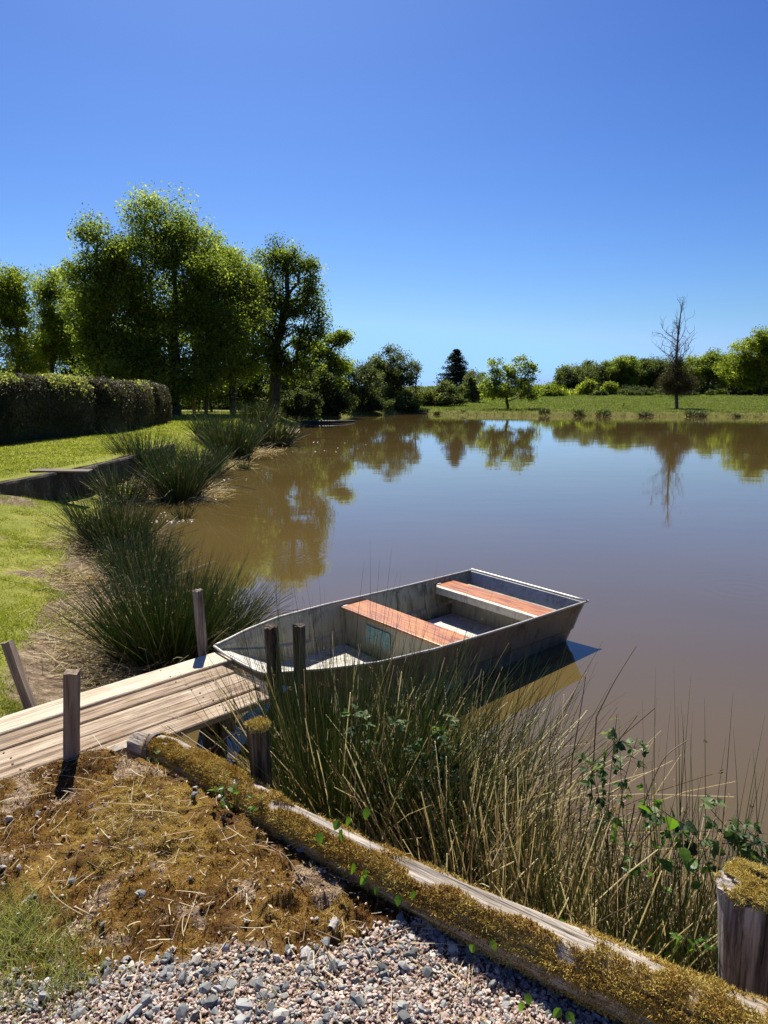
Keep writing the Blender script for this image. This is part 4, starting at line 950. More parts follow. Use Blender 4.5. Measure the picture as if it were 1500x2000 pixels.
def bramble(label, canes, ll, mat=None, ripe=1.0, name='bramble', cat='bramble', per=14, trif=True, grp=None, r=.0022):
    root = thing(name, label, cat, tuple(np.array(canes[0][0])), group=grp); cm = MB(); lm = MB()
    for c in canes:
        P = curve_pts(c, 22); V, F = tube(P, np.linspace(r, r * .5, len(P)), 6); cm.add(V, F)
        for q in range(per):
            t = RNG.uniform(.22, 1.0); i = min(int(t * 21), 20); b = P[i]; side = norm(RNG.normal(size=3) * [1, 1, .35])
            st = b + side * ll * RNG.uniform(.5, 1.1); V, F = tube(np.array([b, (b + st) / 2 + [0, 0, .004], st]), .0009, 4); cm.add(V, F)
            ups = norm(RNG.normal(size=3) * .55 + [0, -.15, 1]); col = np.clip(RNG.random() * .75 + .25 * (t > .85) , 0, 1)
            dirs = [side] if not trif else [side, norm(np.cross(ups, side) + side * .35), norm(-np.cross(ups, side) + side * .35)]
            for k_, dd in enumerate(dirs):
                s = ll * RNG.uniform(.65, 1.15) * (1 if k_ == 0 else .8); leaf_mesh(lm, st, norm(ups + RNG.normal(size=3) * .25), dd, s, s * .68, col)
    cm.build('stems', M_CANE, root, rel=True); lm.build('leaves', mat or M_BRAM, root, rel=True, smooth=False); return root
def B3(*q): return [dist(*a) for a in q]
G_B = 'brambles in the reeds'
bramble('dark bramble growing up through the tall rushes beside the boat', [B3((800, 1600, 2.7), (820, 1470, 2.75), (760, 1390, 2.75)), B3((820, 1600, 2.7), (860, 1480, 2.75), (870, 1390, 2.8)), B3((840, 1620, 2.65), (900, 1540, 2.7), (850, 1420, 2.75)), B3((790, 1600, 2.65), (720, 1480, 2.7), (690, 1380, 2.75)),
         B3((850, 1640, 2.6), (900, 1600, 2.65), (905, 1500, 2.7))], .040, per=26, grp=G_B)
bramble('bramble with jagged leaves climbing upright in the middle of the reeds', [B3((1185, 1680, 2.45), (1190, 1540, 2.5), (1205, 1395, 2.5)), B3((1190, 1690, 2.45), (1170, 1560, 2.5), (1150, 1480, 2.5)), B3((1195, 1680, 2.45), (1220, 1520, 2.5), (1245, 1440, 2.55))], .036, per=20, grp=G_B)
bramble('bramble arching over at the right edge above the thick post', [B3((1400, 1760, 2.2), (1370, 1640, 2.2), (1290, 1580, 2.2)), B3((1450, 1760, 2.2), (1440, 1640, 2.25), (1370, 1560, 2.25)), B3((1490, 1760, 2.2), (1490, 1650, 2.2), (1440, 1600, 2.2)), B3((1520, 1700, 2.2), (1470, 1640, 2.2), (1395, 1650, 2.2))], .042, per=18, grp=G_B)
bramble('fresh bright green leaves among the reeds left of the thick post', [B3((1330, 1830, 2.1), (1325, 1700, 2.05), (1300, 1590, 2.05)), B3((1330, 1830, 2.1), (1330, 1720, 2.05), (1335, 1590, 2.05))], .060, mat=M_YLEAF, per=4, trif=False, name='leafy_weed', cat='weed')
bramble('young bramble with pale green leaves between the upright bramble and the arching one', [B3((1290, 1740, 2.25), (1280, 1640, 2.3), (1262, 1530, 2.3)), B3((1280, 1740, 2.25), (1310, 1650, 2.25), (1345, 1575, 2.25)), B3((1270, 1750, 2.2), (1235, 1680, 2.25), (1215, 1620, 2.25))], .032, mat=M_YLEAF, per=12, grp=G_B)
bramble('low broad green weed at the foot of the thick grey post', [B3((1370, 1900, 1.9), (1360, 1850, 1.88), (1350, 1820, 1.86)), B3((1375, 1900, 1.9), (1390, 1850, 1.9), (1395, 1830, 1.9))], .045, mat=M_YLEAF, per=6, trif=False, name='leafy_weed', cat='weed')
bramble('dark thin briar with bare twigs between jetty and mossy post', [B3((400, 1500, 2.75), (440, 1440, 2.8), (500, 1420, 2.8)), B3((390, 1480, 2.8), (430, 1450, 2.8), (455, 1400, 2.8)), B3((420, 1510, 2.7), (450, 1480, 2.7), (480, 1490, 2.7))], .012, per=4, name='briar', cat='briar')
# small plants along the log
G_W = 'seedlings along the log'
def onlog(px, py, z=.62): return at(px, py, z)
def weed(label, px, py, h, ll, n, mat=None, trif=False, z=.665, cat='weed', name='nettle_seedling', lean=.0):
    b = at(px, py, z); b[2] -= .02; t = b + [lean, RNG.normal() * .01, h + .02]
    return bramble(label, [[b, (b + t) / 2 + [.004, 0, 0], t]], ll, mat=mat or M_YLEAF, per=n, trif=trif, name=name, cat=cat, grp=G_W, r=.0013)
weed('leafy green nettle seedling on the moss left of the short mossy post', 437, 1575, .085, .034, 14)
weed('small pale green seedling on the moss just below the short mossy post', 507, 1590, .075, .026, 9)
weed('tiny green shoot at the iron strap end of the log', 296, 1478, .03, .018, 6)
def bindweed(label, pxs, s):
    c = [at(x, y, z + .055) for x, y, z in pxs]; root = thing('bindweed', label, 'bindweed', tuple(c[0]), group=G_W)
    for q in c:
        st = q + [RNG.normal() * .012, -.010, 0]; st[2] = min(q[2] - .02, float(bank_h(st[0], st[1]))); V, F = tube(np.array([st, (st + q) / 2 + [.004, 0, 0], q]), .0009, 5); part('stem', V, F, M_CANE, root); lm = MB()
        leaf_mesh(lm, q + [0, 0, s * .35], norm(np.array([RNG.normal() * .5, -.75, .45])), np.array([RNG.normal() * .5, -.1, -1.0]), s * RNG.uniform(.9, 1.35), s * .85, RNG.random()); lm.build('leaf', M_YLEAF, root, rel=True)
bindweed('bright bindweed leaves climbing over the log where the grey wood begins', [(668, 1625, .73), (680, 1600, .74), (662, 1608, .74), (622, 1630, .70), (716, 1582, .76)], .032)
bindweed('bindweed leaves in the shade under the log before the lone pale stone', [(690, 1690, .64), (712, 1705, .63), (718, 1715, .62), (738, 1740, .62)], .030)
bindweed('pair of bindweed leaves in front of the log over the first gravel', [(778, 1752, .62), (806, 1745, .64)], .028)
bindweed('row of small bindweed leaves along the shaded foot of the log', [(850, 1745, .64), (858, 1762, .62), (928, 1742, .66), (932, 1762, .64)], .026)
bindweed('bindweed leaves by the thin hanging stalk', [(925, 1850, .61), (960, 1838, .62), (975, 1820, .62), (1005, 1822, .62), (1030, 1835, .62)], .026)
bindweed('bindweed leaves in the gravel beside the largest grey stone', [(1065, 1835, .63), (1080, 1822, .64), (1095, 1800, .65), (1115, 1870, .61)], .028)
bindweed('bindweed leaves lying on the gravel at the bottom of the picture', [(1018, 1960, .59), (1030, 1945, .59), (1095, 1975, .59), (1108, 1980, .59)], .026)
bindweed('last bindweed leaves right of the gravel under the thick mossy end', [(1170, 1925, .61), (1220, 1925, .61), (1280, 1945, .6), (1300, 1970, .6), (1330, 1985, .6)], .026)

# dead mats, mud and flecks at the waterline
def mats():
    mb = MB()
    for px, py, R, n in [(300, 945, .40, 700), (395, 960, .35, 500), (440, 905, .5, 420), (505, 880, .6, 380), (225, 1210, .35, 900), (190, 1270, .30, 700), (160, 1150, .35, 500), (250, 1310, .25, 500), (170, 1090, .4, 400)]:
        p = at(px, py, .06); x = p[0] + RNG.normal(size=n) * R * .6; y = p[1] + RNG.normal(size=n) * R * (.8 if py > 1000 else 1.4); B = np.stack([x, y, np.maximum(ground_h(x, y), .0) + .015 + RNG.random(n) * .05], -1)
        D = norm(RNG.normal(size=(n, 3)) * [1, 1, .25]); sc = (np.hypot(p[0], p[1]) / 5.0) ** .6
        V, F, m = blades(B, D, RNG.uniform(.08, .35, n), np.full(n, .0022 * sc), RNG.normal(size=(n, 3)) * .06 * [1, 1, .3], 3, 3, True); mb.add(V, F, np.repeat(RNG.random(n), m))
    kind(mb.build('dead_leaves', M_RUSHD), 'stuff', 'mats of dead bleached rush stems on the muddy shore')
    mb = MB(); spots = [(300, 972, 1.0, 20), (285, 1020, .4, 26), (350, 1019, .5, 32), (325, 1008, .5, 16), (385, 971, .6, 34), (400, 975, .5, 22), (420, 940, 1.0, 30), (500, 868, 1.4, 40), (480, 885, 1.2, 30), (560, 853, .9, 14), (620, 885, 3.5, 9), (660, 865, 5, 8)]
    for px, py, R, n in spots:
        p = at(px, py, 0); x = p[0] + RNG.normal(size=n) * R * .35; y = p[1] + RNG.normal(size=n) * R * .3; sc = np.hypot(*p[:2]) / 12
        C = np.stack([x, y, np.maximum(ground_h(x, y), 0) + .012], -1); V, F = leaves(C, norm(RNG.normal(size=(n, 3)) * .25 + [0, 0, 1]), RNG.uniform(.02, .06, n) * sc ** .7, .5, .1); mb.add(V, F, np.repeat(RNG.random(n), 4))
    kind(mb.build('white_flecks', plain('white_fleck', [(.3, (.62, .60, .55)), (.7, (.82, .8, .76))], nscale=40, rough=.4)), 'stuff', 'small white flecks at the waterline')  # small flat white flecks strewn in spots near the waterline
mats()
# ------------------------------------------------------------------ retaining wall and slab on the upper lawn
def make_wall():
    pts = WALL; d = np.concatenate([[0], np.cumsum(np.hypot(*np.diff(pts, axis=0).T))]); s = np.arange(0, d[-1], .12)
    x = np.interp(s, d, pts[:, 0]); y = np.interp(s, d, pts[:, 1]); T = norm(np.gradient(np.stack([x, y], -1), axis=0)); N = np.stack([T[:, 1], -T[:, 0]], -1)   # outward (towards the pond)
    top = .715 + (fbm(s * .8, s * 0, 5, 3) - .45) * .06; n = len(s)
    def row(off, z, a=.02, sd=1): return np.concatenate([np.stack([x, y], -1) + N * (off + (fbm(s * 2.2, s * 0 + off * 31, sd, 3) - .45) * a)[:, None], z[:, None]], 1)
    rows = [row(.05, 0 * s - .3), row(.05, top - .35, .05, 2), row(.045, top - .05, .05, 3), row(.03, top - .012), row(-.06, top - .004), row(-.13, top - .03), row(-.13, 0 * s - .1)]
    V = np.stack(rows, 1).reshape(-1, 3); k = len(rows); i, j = np.meshgrid(np.arange(n - 1), np.arange(k - 1), indexing='ij')
    F = np.stack([i * k + j, (i + 1) * k + j, (i + 1) * k + j + 1, i * k + j + 1], -1).reshape(-1, 4)
    m = NT('damp_stained_concrete'); p = m.coord('Object', (1, 1, .45)); a = m.noise(p, 3, 5, .65); b = m.noise(m.coord('Object'), 24, 5, .65)
    f = m.math('ADD', m.math('MULTIPLY', a, .6), m.math('MULTIPLY', b, .4)); c = m.ramp(f, [(.32, (.025, .021, .018)), (.5, (.07, .058, .048)), (.7, (.22, .18, .14))])
    m.pbr(c, .95, .1, m.bump(f, .9, .03))
    tag(build('retaining_wall', V, F, m.m, smooth=False), 'low dark concrete wall holding up the upper lawn behind the rushes', 'wall')
def lawn_edge():
    # turf right up to the back of the wall
    pts = WALL; d = np.concatenate([[0], np.cumsum(np.hypot(*np.diff(pts, axis=0).T))]); s = np.arange(0, d[-1] + .3, .2)
    x = np.interp(s, d, pts[:, 0]); y = np.interp(s, d, pts[:, 1]); T = norm(np.gradient(np.stack([x, y], -1), axis=0)); N = np.stack([T[:, 1], -T[:, 0]], -1); R = []
    for off in (-.09, -.3, -.6, -1.0, -1.5):
        q = np.stack([x, y], -1) + N * off; und = (fbm(q[:, 0] * .25, q[:, 1] * .25, 5, 3) - .45) * .12; zz = .70 + und + .012 * (1 + off / 1.5) + (fbm(q[:, 0] * 3, q[:, 1] * 3, 9, 3) - .45) * .03
        if off == -1.5: zz = zz - .05
        R.append(np.concatenate([q, zz[:, None]], 1))
    V = np.stack(R, 1); n, k = V.shape[:2]; i, j = np.meshgrid(np.arange(n - 1), np.arange(k - 1), indexing='ij'); F = np.stack([i * k + j, i * k + j + 1, (i + 1) * k + j + 1, (i + 1) * k + j], -1).reshape(-1, 4)[:, ::-1]
    kind(build('lawn', V.reshape(-1, 3), F, bpy.data.materials['meadow_grass_and_bank_earth'], smooth=True, tint=np.zeros(n * k)), 'structure')
make_wall(); lawn_edge()
def make_slab():
    p = at(52, 922, .74); V, F = boxv(0, 1.05, 0, .40, 0, .035), BOXF
    o = build('slab', V, F, plain('dark_old_plank', [(.3, (.06, .045, .035)), (.7, (.2, .165, .13))], (1, 8, 8), 3)); o.location = (p[0], p[1] + .1, .722); o.rotation_euler = (0, math.radians(1.5), math.radians(9))
    b = o.modifiers.new('worn', 'BEVEL'); b.width = .012; b.segments = 2
    o.name = 'board'; tag(o, 'thick dark board lying on the upper lawn beside the wall top', 'board')
make_slab()

# ------------------------------------------------------------------ leaves and bark
OAK = [(.04, .060, .013), (.115, .15, .028), (.20, .24, .05), (.32, .35, .10)]
M_OAK = leaf_mat('oak_leaves', OAK, .64)
M_OAKL = leaf_mat('fresh_spring_leaves', [(.06, .08, .012), (.15, .185, .022), (.25, .29, .04), (.42, .43, .10)], .6)
M_DARK = leaf_mat('dark_shrub_leaves', [(.016, .025, .008), (.042, .058, .016), (.085, .108, .03), (.21, .22, .08)], .45)
M_PALE2 = leaf_mat('hawthorn_leaves', [(.03, .05, .016), (.075, .10, .035), (.15, .17, .08), (.34, .34, .24)], .4, scale=.6)
M_CONIF = leaf_mat('conifer_needles', [(.008, .016, .009), (.014, .026, .013), (.026, .04, .018), (.05, .06, .03)], .12, spec=.1)
M_FAR = leaf_mat('far_wood_leaves', [(.035, .05, .016), (.08, .105, .03), (.14, .165, .052), (.24, .25, .095)], .5)
M_RUSTY = leaf_mat('sparse_reddish_twigs', [(.05, .03, .018), (.10, .065, .035), (.13, .115, .04)], .3)
M_DEADCON = leaf_mat('browning_cypress', [(.022, .024, .010), (.05, .042, .016), (.085, .066, .025), (.12, .10, .04)], .25)
M_BARK = plain('tree_bark', [(.3, (.022, .017, .013)), (.5, (.06, .047, .036)), (.75, (.15, .125, .10))], (1, 1, .25), 9, bstr=.9, bdist=.05)
M_BARKG = plain('grey_dead_bark', [(.3, (.05, .04, .032)), (.7, (.17, .14, .115))], (1, 1, .3), 9)

def skeleton(base, top, r0, clusters, kinks=.25, lo=.25):
    """trunk from base to top, a limb to every cluster; returns sticks (A,B,ra,rb)"""
    base, top = np.asarray(base, float), np.asarray(top, float); H = np.linalg.norm(top - base); nT = 9
    t = np.linspace(0, 1, nT); P = base + (top - base) * t[:, None]; P[1:-1, :2] += RNG.normal(size=(nT - 2, 2)) * H * .012
    nodes = [p for p in P]; par = [-1] + list(range(nT - 1))
    ax = clusters - base; order = np.argsort(np.linalg.norm(clusters - (base + (top - base) * np.clip((ax @ (top - base)) / H ** 2, .2, .9)[:, None]), axis=1))
    lowz = base[2] + lo * H
    for c in clusters[order]:
        N = np.array(nodes); d = np.linalg.norm(N - c, axis=1); pen = np.where(N[:, 2] > c[2] - .25 * d, d * .9 + .3, 0) + np.where(N[:, 2] < lowz, 3 * H, 0)
        a = int(np.argmin(d + pen)); A = N[a]; dd = np.linalg.norm(c - A); k = 2 if dd > .12 * H else 1; last = a
        for q in range(1, k + 1):
            f = q / (k + 1); m = A + (c - A) * f + RNG.normal(size=3) * dd * kinks * .3 + np.array([0, 0, dd * .06])
            nodes.append(m); par.append(last); last = len(nodes) - 1
        nodes.append(c); par.append(last)
    N = np.array(nodes); par = np.array(par); n = len(N); w_ = np.zeros(n)
    child = np.zeros(n, int); np.add.at(child, par[1:][par[1:] >= 0], 1); w_[child == 0] = 1
    w_[:] = np.where(child == 0, 1.0, 0)
    for i in range(n - 1, 0, -1): w_[par[i]] += w_[i]
    # trunk nodes come first but limbs attach later, so accumulate in index order of depth
    R = r0 * (w_ / max(w_[0], 1)) ** .46
    i = np.arange(1, n); A, Bn = N[par[i]], N[i]; rb = R[i]; ra = np.minimum(R[par[i]], rb * 1.5); tr = i < nT; ra[tr] = R[par[i]][tr]
    return A, Bn, np.maximum(ra, r0 * .02), np.maximum(rb, r0 * .014)
def crown_points(lobes, n, shell=.55):
    """lobes: (centre, radii) ; returns n cluster centres, denser near the outside"""
    vol = np.array([np.prod(r) ** .75 for c, r in lobes]); cnt = np.maximum(1, (n * vol / vol.sum()).astype(int)); out = []; nr = []
    for (c, r), k in zip(lobes, cnt):
        u = rand_unit(k); rad = (shell + (1 - shell) * RNG.random(k)) ** 1.0 * (1 - .22 * RNG.random(k) ** 3); out.append(np.array(c) + u * rad[:, None] * np.array(r)); nr.append(u)
    return np.concatenate(out), np.concatenate(nr)
def tree(name, label, cat, px, D, lobes, trunk_top=None, tr=.25, n=160, per=90, leaf=.17, cr=.8, mat=None, bark=None, depth=.9, shell=.5, grp=None, lo=.2, gz_=None, bottom=None, aspect=.62, flat=.75, extra=None, tone=0.0, skirts=0):
    """lobes in photograph pixels (cx, cy, rx, ry) at distance D"""
    b = dist(px, 800, D); z = float(ground_h(np.array([b[0]]), np.array([b[1]]))[0]) if gz_ is None else gz_; base = np.array([b[0], b[1], z])
    S = D / FPX * 1.02
    LB = []
    for l in lobes:
        cx, cy, rx, ry = l[:4]; c = dist(cx, cy, D + (l[4] if len(l) > 4 else 0)); LB.append((c, (rx * S, max(rx * S * depth, cr * .6), ry * S)))
    bumps = []
    for c, r in LB:
        r = np.array(r)
        for _ in range(7):
            u = rand_unit(1)[0]; u[2] = abs(u[2]) if RNG.random() < .7 else u[2]; bumps.append((c + u * r * .88, tuple(r * RNG.uniform(.16, .36) + cr * .12)))
    LB = [(c, tuple(np.array(r) * .90)) for c, r in LB] + bumps
    C, U = crown_points(LB, int(n * 1.35), shell); C[:, 2] = np.maximum(C[:, 2], z + .25)
    top = np.array(max(LB[:len(lobes)], key=lambda q: q[0][2] + q[1][2] * .5)[0]) if trunk_top is None else dist(trunk_top[0], trunk_top[1], D)
    root = thing(name, label, cat, tuple(base), group=grp)
    A, Bn, ra, rb = skeleton(base - [0, 0, .2], top, tr, C, lo=lo); V, F = frusta(A, Bn, ra, rb, 6 if D < 70 else 4)
    part('trunk', V, F, bark or M_BARK, root)
    k = (per * 1.0 * RNG.uniform(.35, 1.6, len(C))).astype(int); i = np.repeat(np.arange(len(C)), k); m = len(i); rs = cr * RNG.uniform(.55, 1.25, len(C))
    off = RNG.normal(size=(m, 3)) * np.array([.55, .55, .55 * flat]); off = off / np.maximum(1, np.linalg.norm(off, axis=1, keepdims=True) / 1.1)
    P = C[i] + off * rs[i][:, None]; ok = P[:, 2] > z + .05; P = P[ok]; i = i[ok]; off = off[ok]
    nr = norm(RNG.normal(size=P.shape) * .75 + U[i] * .5 + [0, 0, .55]); V, F = leaves(P, nr, leaf * RNG.uniform(.6, 1.3, len(P)), aspect, .12)
    ct = RNG.normal(size=len(C)) * .19
    tn = np.clip(.42 + tone + ct[i] + RNG.normal(size=len(P)) * .17, 0, 1)
    part('crown', V, F, mat or M_OAK, root, tint=np.repeat(tn, 4))
    return root
G_L = 'trees behind the hedge and lawn'
# --- the tall group on the left
tree('oak_tree', 'tallest broad oak in the middle of the left tree group', 'tree', 345, 53, [(322, 455, 70, 62), (275, 510, 62, 66), (378, 505, 58, 62), (330, 565, 125, 85), (345, 680, 150, 85), (240, 620, 66, 100), (432, 600, 66, 90), (330, 740, 150, 50)], (338, 450), .42, 560, 150, .19, 1.1, M_OAK, shell=.6, grp=G_L)
tree('oak_tree', 'narrow tall tree on the left shoulder of the tallest oak', 'tree', 192, 49, [(183, 460, 24, 32), (205, 525, 46, 52), (185, 620, 58, 85), (215, 700, 62, 60), (235, 500, 30, 40)], (190, 460), .25, 220, 130, .18, .85, M_OAK, shell=.3, grp=G_L, tone=-.05)
tree('oak_tree', 'light green round tree leaning out right of the tallest oak', 'tree', 455, 56, [(455, 535, 46, 46), (478, 600, 50, 64), (440, 640, 64, 90), (480, 690, 50, 60), (420, 520, 46, 52)], (455, 540), .28, 260, 130, .18, .9, M_OAKL, shell=.4, grp=G_L)
tree('oak_tree', 'dark gappy oak with a thick leaning trunk at the end of the lawn', 'tree', 532, 59, [(540, 505, 38, 28), (585, 530, 36, 34), (525, 560, 34, 44), (600, 590, 30, 36), (565, 600, 40, 34), (530, 650, 34, 44), (590, 660, 34, 36), (555, 710, 44, 34), (612, 560, 18, 14), (615, 640, 22, 40), (520, 690, 34, 40), (595, 720, 36, 40), (505, 600, 22, 44)], (560, 540), .48, 230, 120, .19, .85, M_OAK, shell=.25, grp=G_L, tone=-.12)
for q, (px, D, tx, ty, l, lab) in enumerate([
        (40, 53, 28, 540, [(30, 560, 40, 44), (25, 630, 46, 60), (45, 690, 44, 40), (5, 580, 30, 60)], 'slender tree behind the hedge at the left edge of the photo'),
        (102, 57, 95, 545, [(95, 570, 30, 46), (100, 640, 40, 60), (90, 690, 46, 40)], 'slender tree behind the hedge, second from the left edge'),
        (150, 60, 146, 540, [(146, 575, 34, 56), (155, 650, 40, 60), (140, 700, 40, 36)], 'slender yellowish tree between the hedge trees and the tallest oak'),
        (-60, 52, -60, 540, [(-60, 580, 50, 60), (-60, 670, 56, 60)], 'slender tree behind the hedge, mostly cut off by the left edge')]):
    tree('slender_tree', lab, 'tree', px, D, l, (tx, ty), .17, 150, 110, .17, .75, M_OAKL, shell=.25, grp=G_L, tone=-.06 + .05 * (q == 2), aspect=.6)
G_U = 'shrubs under the left trees'
for px, D, l, lab in [(60, 62, [(60, 740, 60, 40)], 'dark shrub under the slender trees behind the hedge'), (190, 60, [(190, 745, 60, 45)], 'dark shrub below the narrow tall tree'),
                      (290, 62, [(290, 755, 60, 48)], 'dark shrub left of the tallest oak trunk'), (415, 66, [(405, 762, 62, 42)], 'dark shrub right of the tallest oak trunk'),
                      (490, 68, [(480, 755, 60, 50)], 'dark shrub left of the thick leaning trunk'), (590, 66, [(585, 750, 62, 56), (560, 780, 50, 28)], 'black green shrub right of the thick leaning trunk')]:
    tree('shrub', lab, 'shrub', px, D, l, None, .12, 70, 100, .24, .8, M_DARK, shell=.2, grp=G_U, lo=.05)
for px, D, ty, lab in [(378, 60, 690, 'thin dark tree right beside the tallest oak'), (402, 57, 700, 'thin leaning tree in the gap right of the tallest oak'), (300, 58, 690, 'thin dark tree left of the tallest oak trunk')]:
    tree('thin_tree', lab, 'tree', px, D, [(px + 4, ty - 40, 30, 60)], (px + 3, ty - 40), .15, 30, 70, .22, .7, M_OAK, grp='thin trees under the left group')
G_O = 'low bushes hanging over the far left shore'
for px, D, l, lab in [(385, 74, [(385, 796, 48, 17)], 'low dark undergrowth right of the tallest oak trunk'), (455, 75, [(455, 795, 48, 17)], 'low dark undergrowth in the gap behind the light green tree'), (515, 73, [(515, 796, 40, 16)], 'low dark undergrowth left of the thick leaning trunk')]:
    tree('undergrowth', lab, 'bush', px, D, l, None, .08, 90, 90, .19, .5, M_DARK, shell=.2, grp='undergrowth between the left trunks', lo=.02)
for px, D, l, lab in [(588, 60, [(590, 792, 40, 24)], 'low dark bush at the waterline below the thick leaning trunk'), (618, 66.5, [(615, 795, 44, 20), (600, 802, 30, 10), (635, 803, 30, 9)], 'low black green bush at the waterline between the leaning trunk and the hawthorn'), (655, 70.5, [(652, 794, 46, 19)], 'low dark bush at the waterline left of the flowering hawthorn'), (722, 79.5, [(722, 795, 44, 15)], 'low dark bush at the waterline below the flowering hawthorn'), (785, 86, [(788, 797, 34, 12)], 'low dark bush at the waterline right of the large round bush')]:
    tree('low_bush', lab, 'bush', px, D, l, None, .08, 90, 90, .19, .5, M_DARK, shell=.2, grp=G_O, lo=.02)
G_S = 'bushes along the left end of the pond'
tree('bushy_tree', 'bright green bushy tree reaching out right beyond the dark oak', 'tree', 630, 70, [(635, 690, 30, 32), (655, 665, 20, 14), (640, 735, 44, 40), (610, 700, 28, 40), (676, 660, 8, 5)], (640, 690), .22, 120, 110, .22, .75, M_OAKL, shell=.3, grp=G_S, tone=-.05)
tree('hawthorn', 'pale flowering hawthorn bush between the bushy tree and the round bush', 'hawthorn', 705, 79, [(690, 745, 44, 32), (722, 765, 34, 38), (670, 775, 44, 30), (715, 730, 18, 12)], None, .15, 110, 120, .20, .7, M_PALE2, shell=.4, grp=G_S, lo=.05, tone=-.05)
tree('hawthorn', 'dark overhanging bush low at the water in front of the hawthorn', 'bush', 640, 69, [(610, 775, 44, 30), (660, 785, 44, 22), (580, 785, 30, 20)], None, .12, 70, 110, .20, .6, M_DARK, shell=.2, grp=G_S, lo=.05)
tree('round_bush', 'large round dark bush with a sunlit top beside the flowering hawthorn', 'bush', 765, 88, [(765, 725, 46, 44), (745, 750, 44, 46), (790, 755, 30, 44), (765, 782, 58, 26)], (765, 720), .2, 170, 120, .24, .8, M_DARK, shell=.45, grp=G_S, lo=.08, tone=.14)
tree('twiggy_tree', 'thin half bare reddish tree right of the large round bush', 'tree', 812, 92, [(814, 735, 13, 30), (808, 770, 14, 20)], (814, 715), .08, 34, 22, .16, .45, M_RUSTY, shell=.2, grp=G_S, lo=.1)
G_F = 'bushes and trees along the far meadow edge'
tree('low_bush', 'long low grey green bush between round bush and dark conifer', 'bush', 855, 98, [(835, 775, 30, 18), (868, 770, 34, 24), (855, 785, 50, 12)], None, .12, 120, 110, .25, .7, M_FAR, shell=.45, grp=G_F, lo=.05, tone=-.05)
tree('low_bush', 'pale flowering bush between dark conifer and small oak', 'bush', 925, 112, [(924, 752, 20, 24), (915, 772, 24, 18)], None, .12, 70, 110, .27, .8, M_PALE2, shell=.4, grp=G_F, lo=.05)
tree('oak_tree', 'small spreading oak standing alone on the far bank', 'tree', 991, 85, [(990, 730, 28, 26), (962, 745, 28, 22), (1018, 748, 28, 24), (990, 765, 54, 20), (1015, 715, 14, 18), (968, 715, 14, 14), (1035, 722, 12, 9), (950, 760, 16, 14), (1030, 770, 22, 12)], (990, 735), .17, 130, 60, .24, .62, M_OAK, shell=.3, grp=G_F, lo=.22, tone=.02)
for px, D, l, lab, mt, tn in [(1065, 150, [(1062, 768, 26, 16), (1085, 772, 22, 14)], 'light green bush at the field edge right of the small oak', M_OAKL, -.1), (1143, 166, [(1145, 765, 14, 14), (1152, 752, 8, 8)], 'small light tree before the far wood, left one', M_OAKL, 0),
                              (1192, 172, [(1190, 762, 10, 12)], 'small light tree before the far wood, right one', M_OAKL, 0)]:
    tree('low_bush', lab, 'bush', px, D, l, None, .15, 60, 90, .36, 1.1, mt, shell=.4, grp=G_F, lo=.05, tone=tn)
tree('spindly_tree', 'spindly upright tree at the left end of the far wood', 'tree', 1093, 175, [(1092, 748, 9, 20)], (1092, 735), .15, 26, 40, .34, .9, M_DARK, grp=G_F, lo=.1)
G_W2 = 'trees of the far wood'
for px, D, l, lab in [(1122, 195, [(1125, 748, 34, 30), (1105, 760, 36, 20)], 'leftmost low tree of the far wood behind the field'), (1155, 200, [(1152, 738, 34, 28), (1165, 755, 36, 26)], 'rounded tree second from the left in the far wood'),
                      (1205, 200, [(1200, 732, 36, 30), (1218, 718, 34, 20), (1205, 752, 50, 28)], 'tall dark tree in the middle of the far wood'), (1262, 205, [(1258, 732, 36, 26), (1278, 722, 26, 18), (1262, 755, 44, 24)], 'paler tree of the far wood left of the bare tree'),
                      (1310, 205, [(1305, 735, 40, 28), (1335, 730, 30, 26), (1310, 758, 48, 22)], 'tree of the far wood behind the bare tree'), (1382, 190, [(1380, 718, 38, 28), (1358, 738, 40, 36), (1405, 732, 34, 42)], 'dark tall tree of the far wood left of the big field tree'),
                      (1425, 200, [(1430, 735, 40, 40)], 'dark tree of the far wood behind the big field tree'), (1500, 200, [(1500, 740, 60, 36)], 'dark tree of the far wood at the right edge of the picture')]:
    if px > 1560: continue
    tree('wood_tree', lab, 'tree', px, D, l, None, .35, 210, 110, .44, 1.5, M_FAR if px not in (1382, 1425, 1205) else M_OAK, shell=.5, grp=G_W2, lo=.1, tone=.0)
tree('field_tree', 'big bright broad tree standing in the field at the right edge', 'tree', 1484, 152, [(1470, 690, 44, 36), (1490, 665, 36, 24), (1440, 725, 32, 32), (1500, 715, 50, 36), (1460, 740, 40, 22), (1520, 680, 36, 30)], (1480, 690), .45, 260, 120, .38, 1.3, M_OAKL, shell=.5, lo=.2, tone=-.1)
for px, rx, ry, lab in [(1080, 40, 12, 'low hedge bush in front of the far wood, at its left end'), (1150, 40, 11, 'low hedge bush in front of the far wood below the second tree'), (1225, 44, 10, 'low hedge bush in front of the far wood at its middle'), (1300, 40, 10, 'low hedge bush in front of the far wood beside the bare tree'), (1390, 50, 11, 'low hedge bush in front of the far wood before the dark tall tree')]:
    tree('hedge_bush', lab, 'bush', px, 185, [(px, 768, rx, ry)], None, .1, 70, 80, .42, 1.0, M_DARK, shell=.3, grp='low hedge before the far wood', lo=.02, tone=-.05)
G_H = 'dark scrub along the field track'
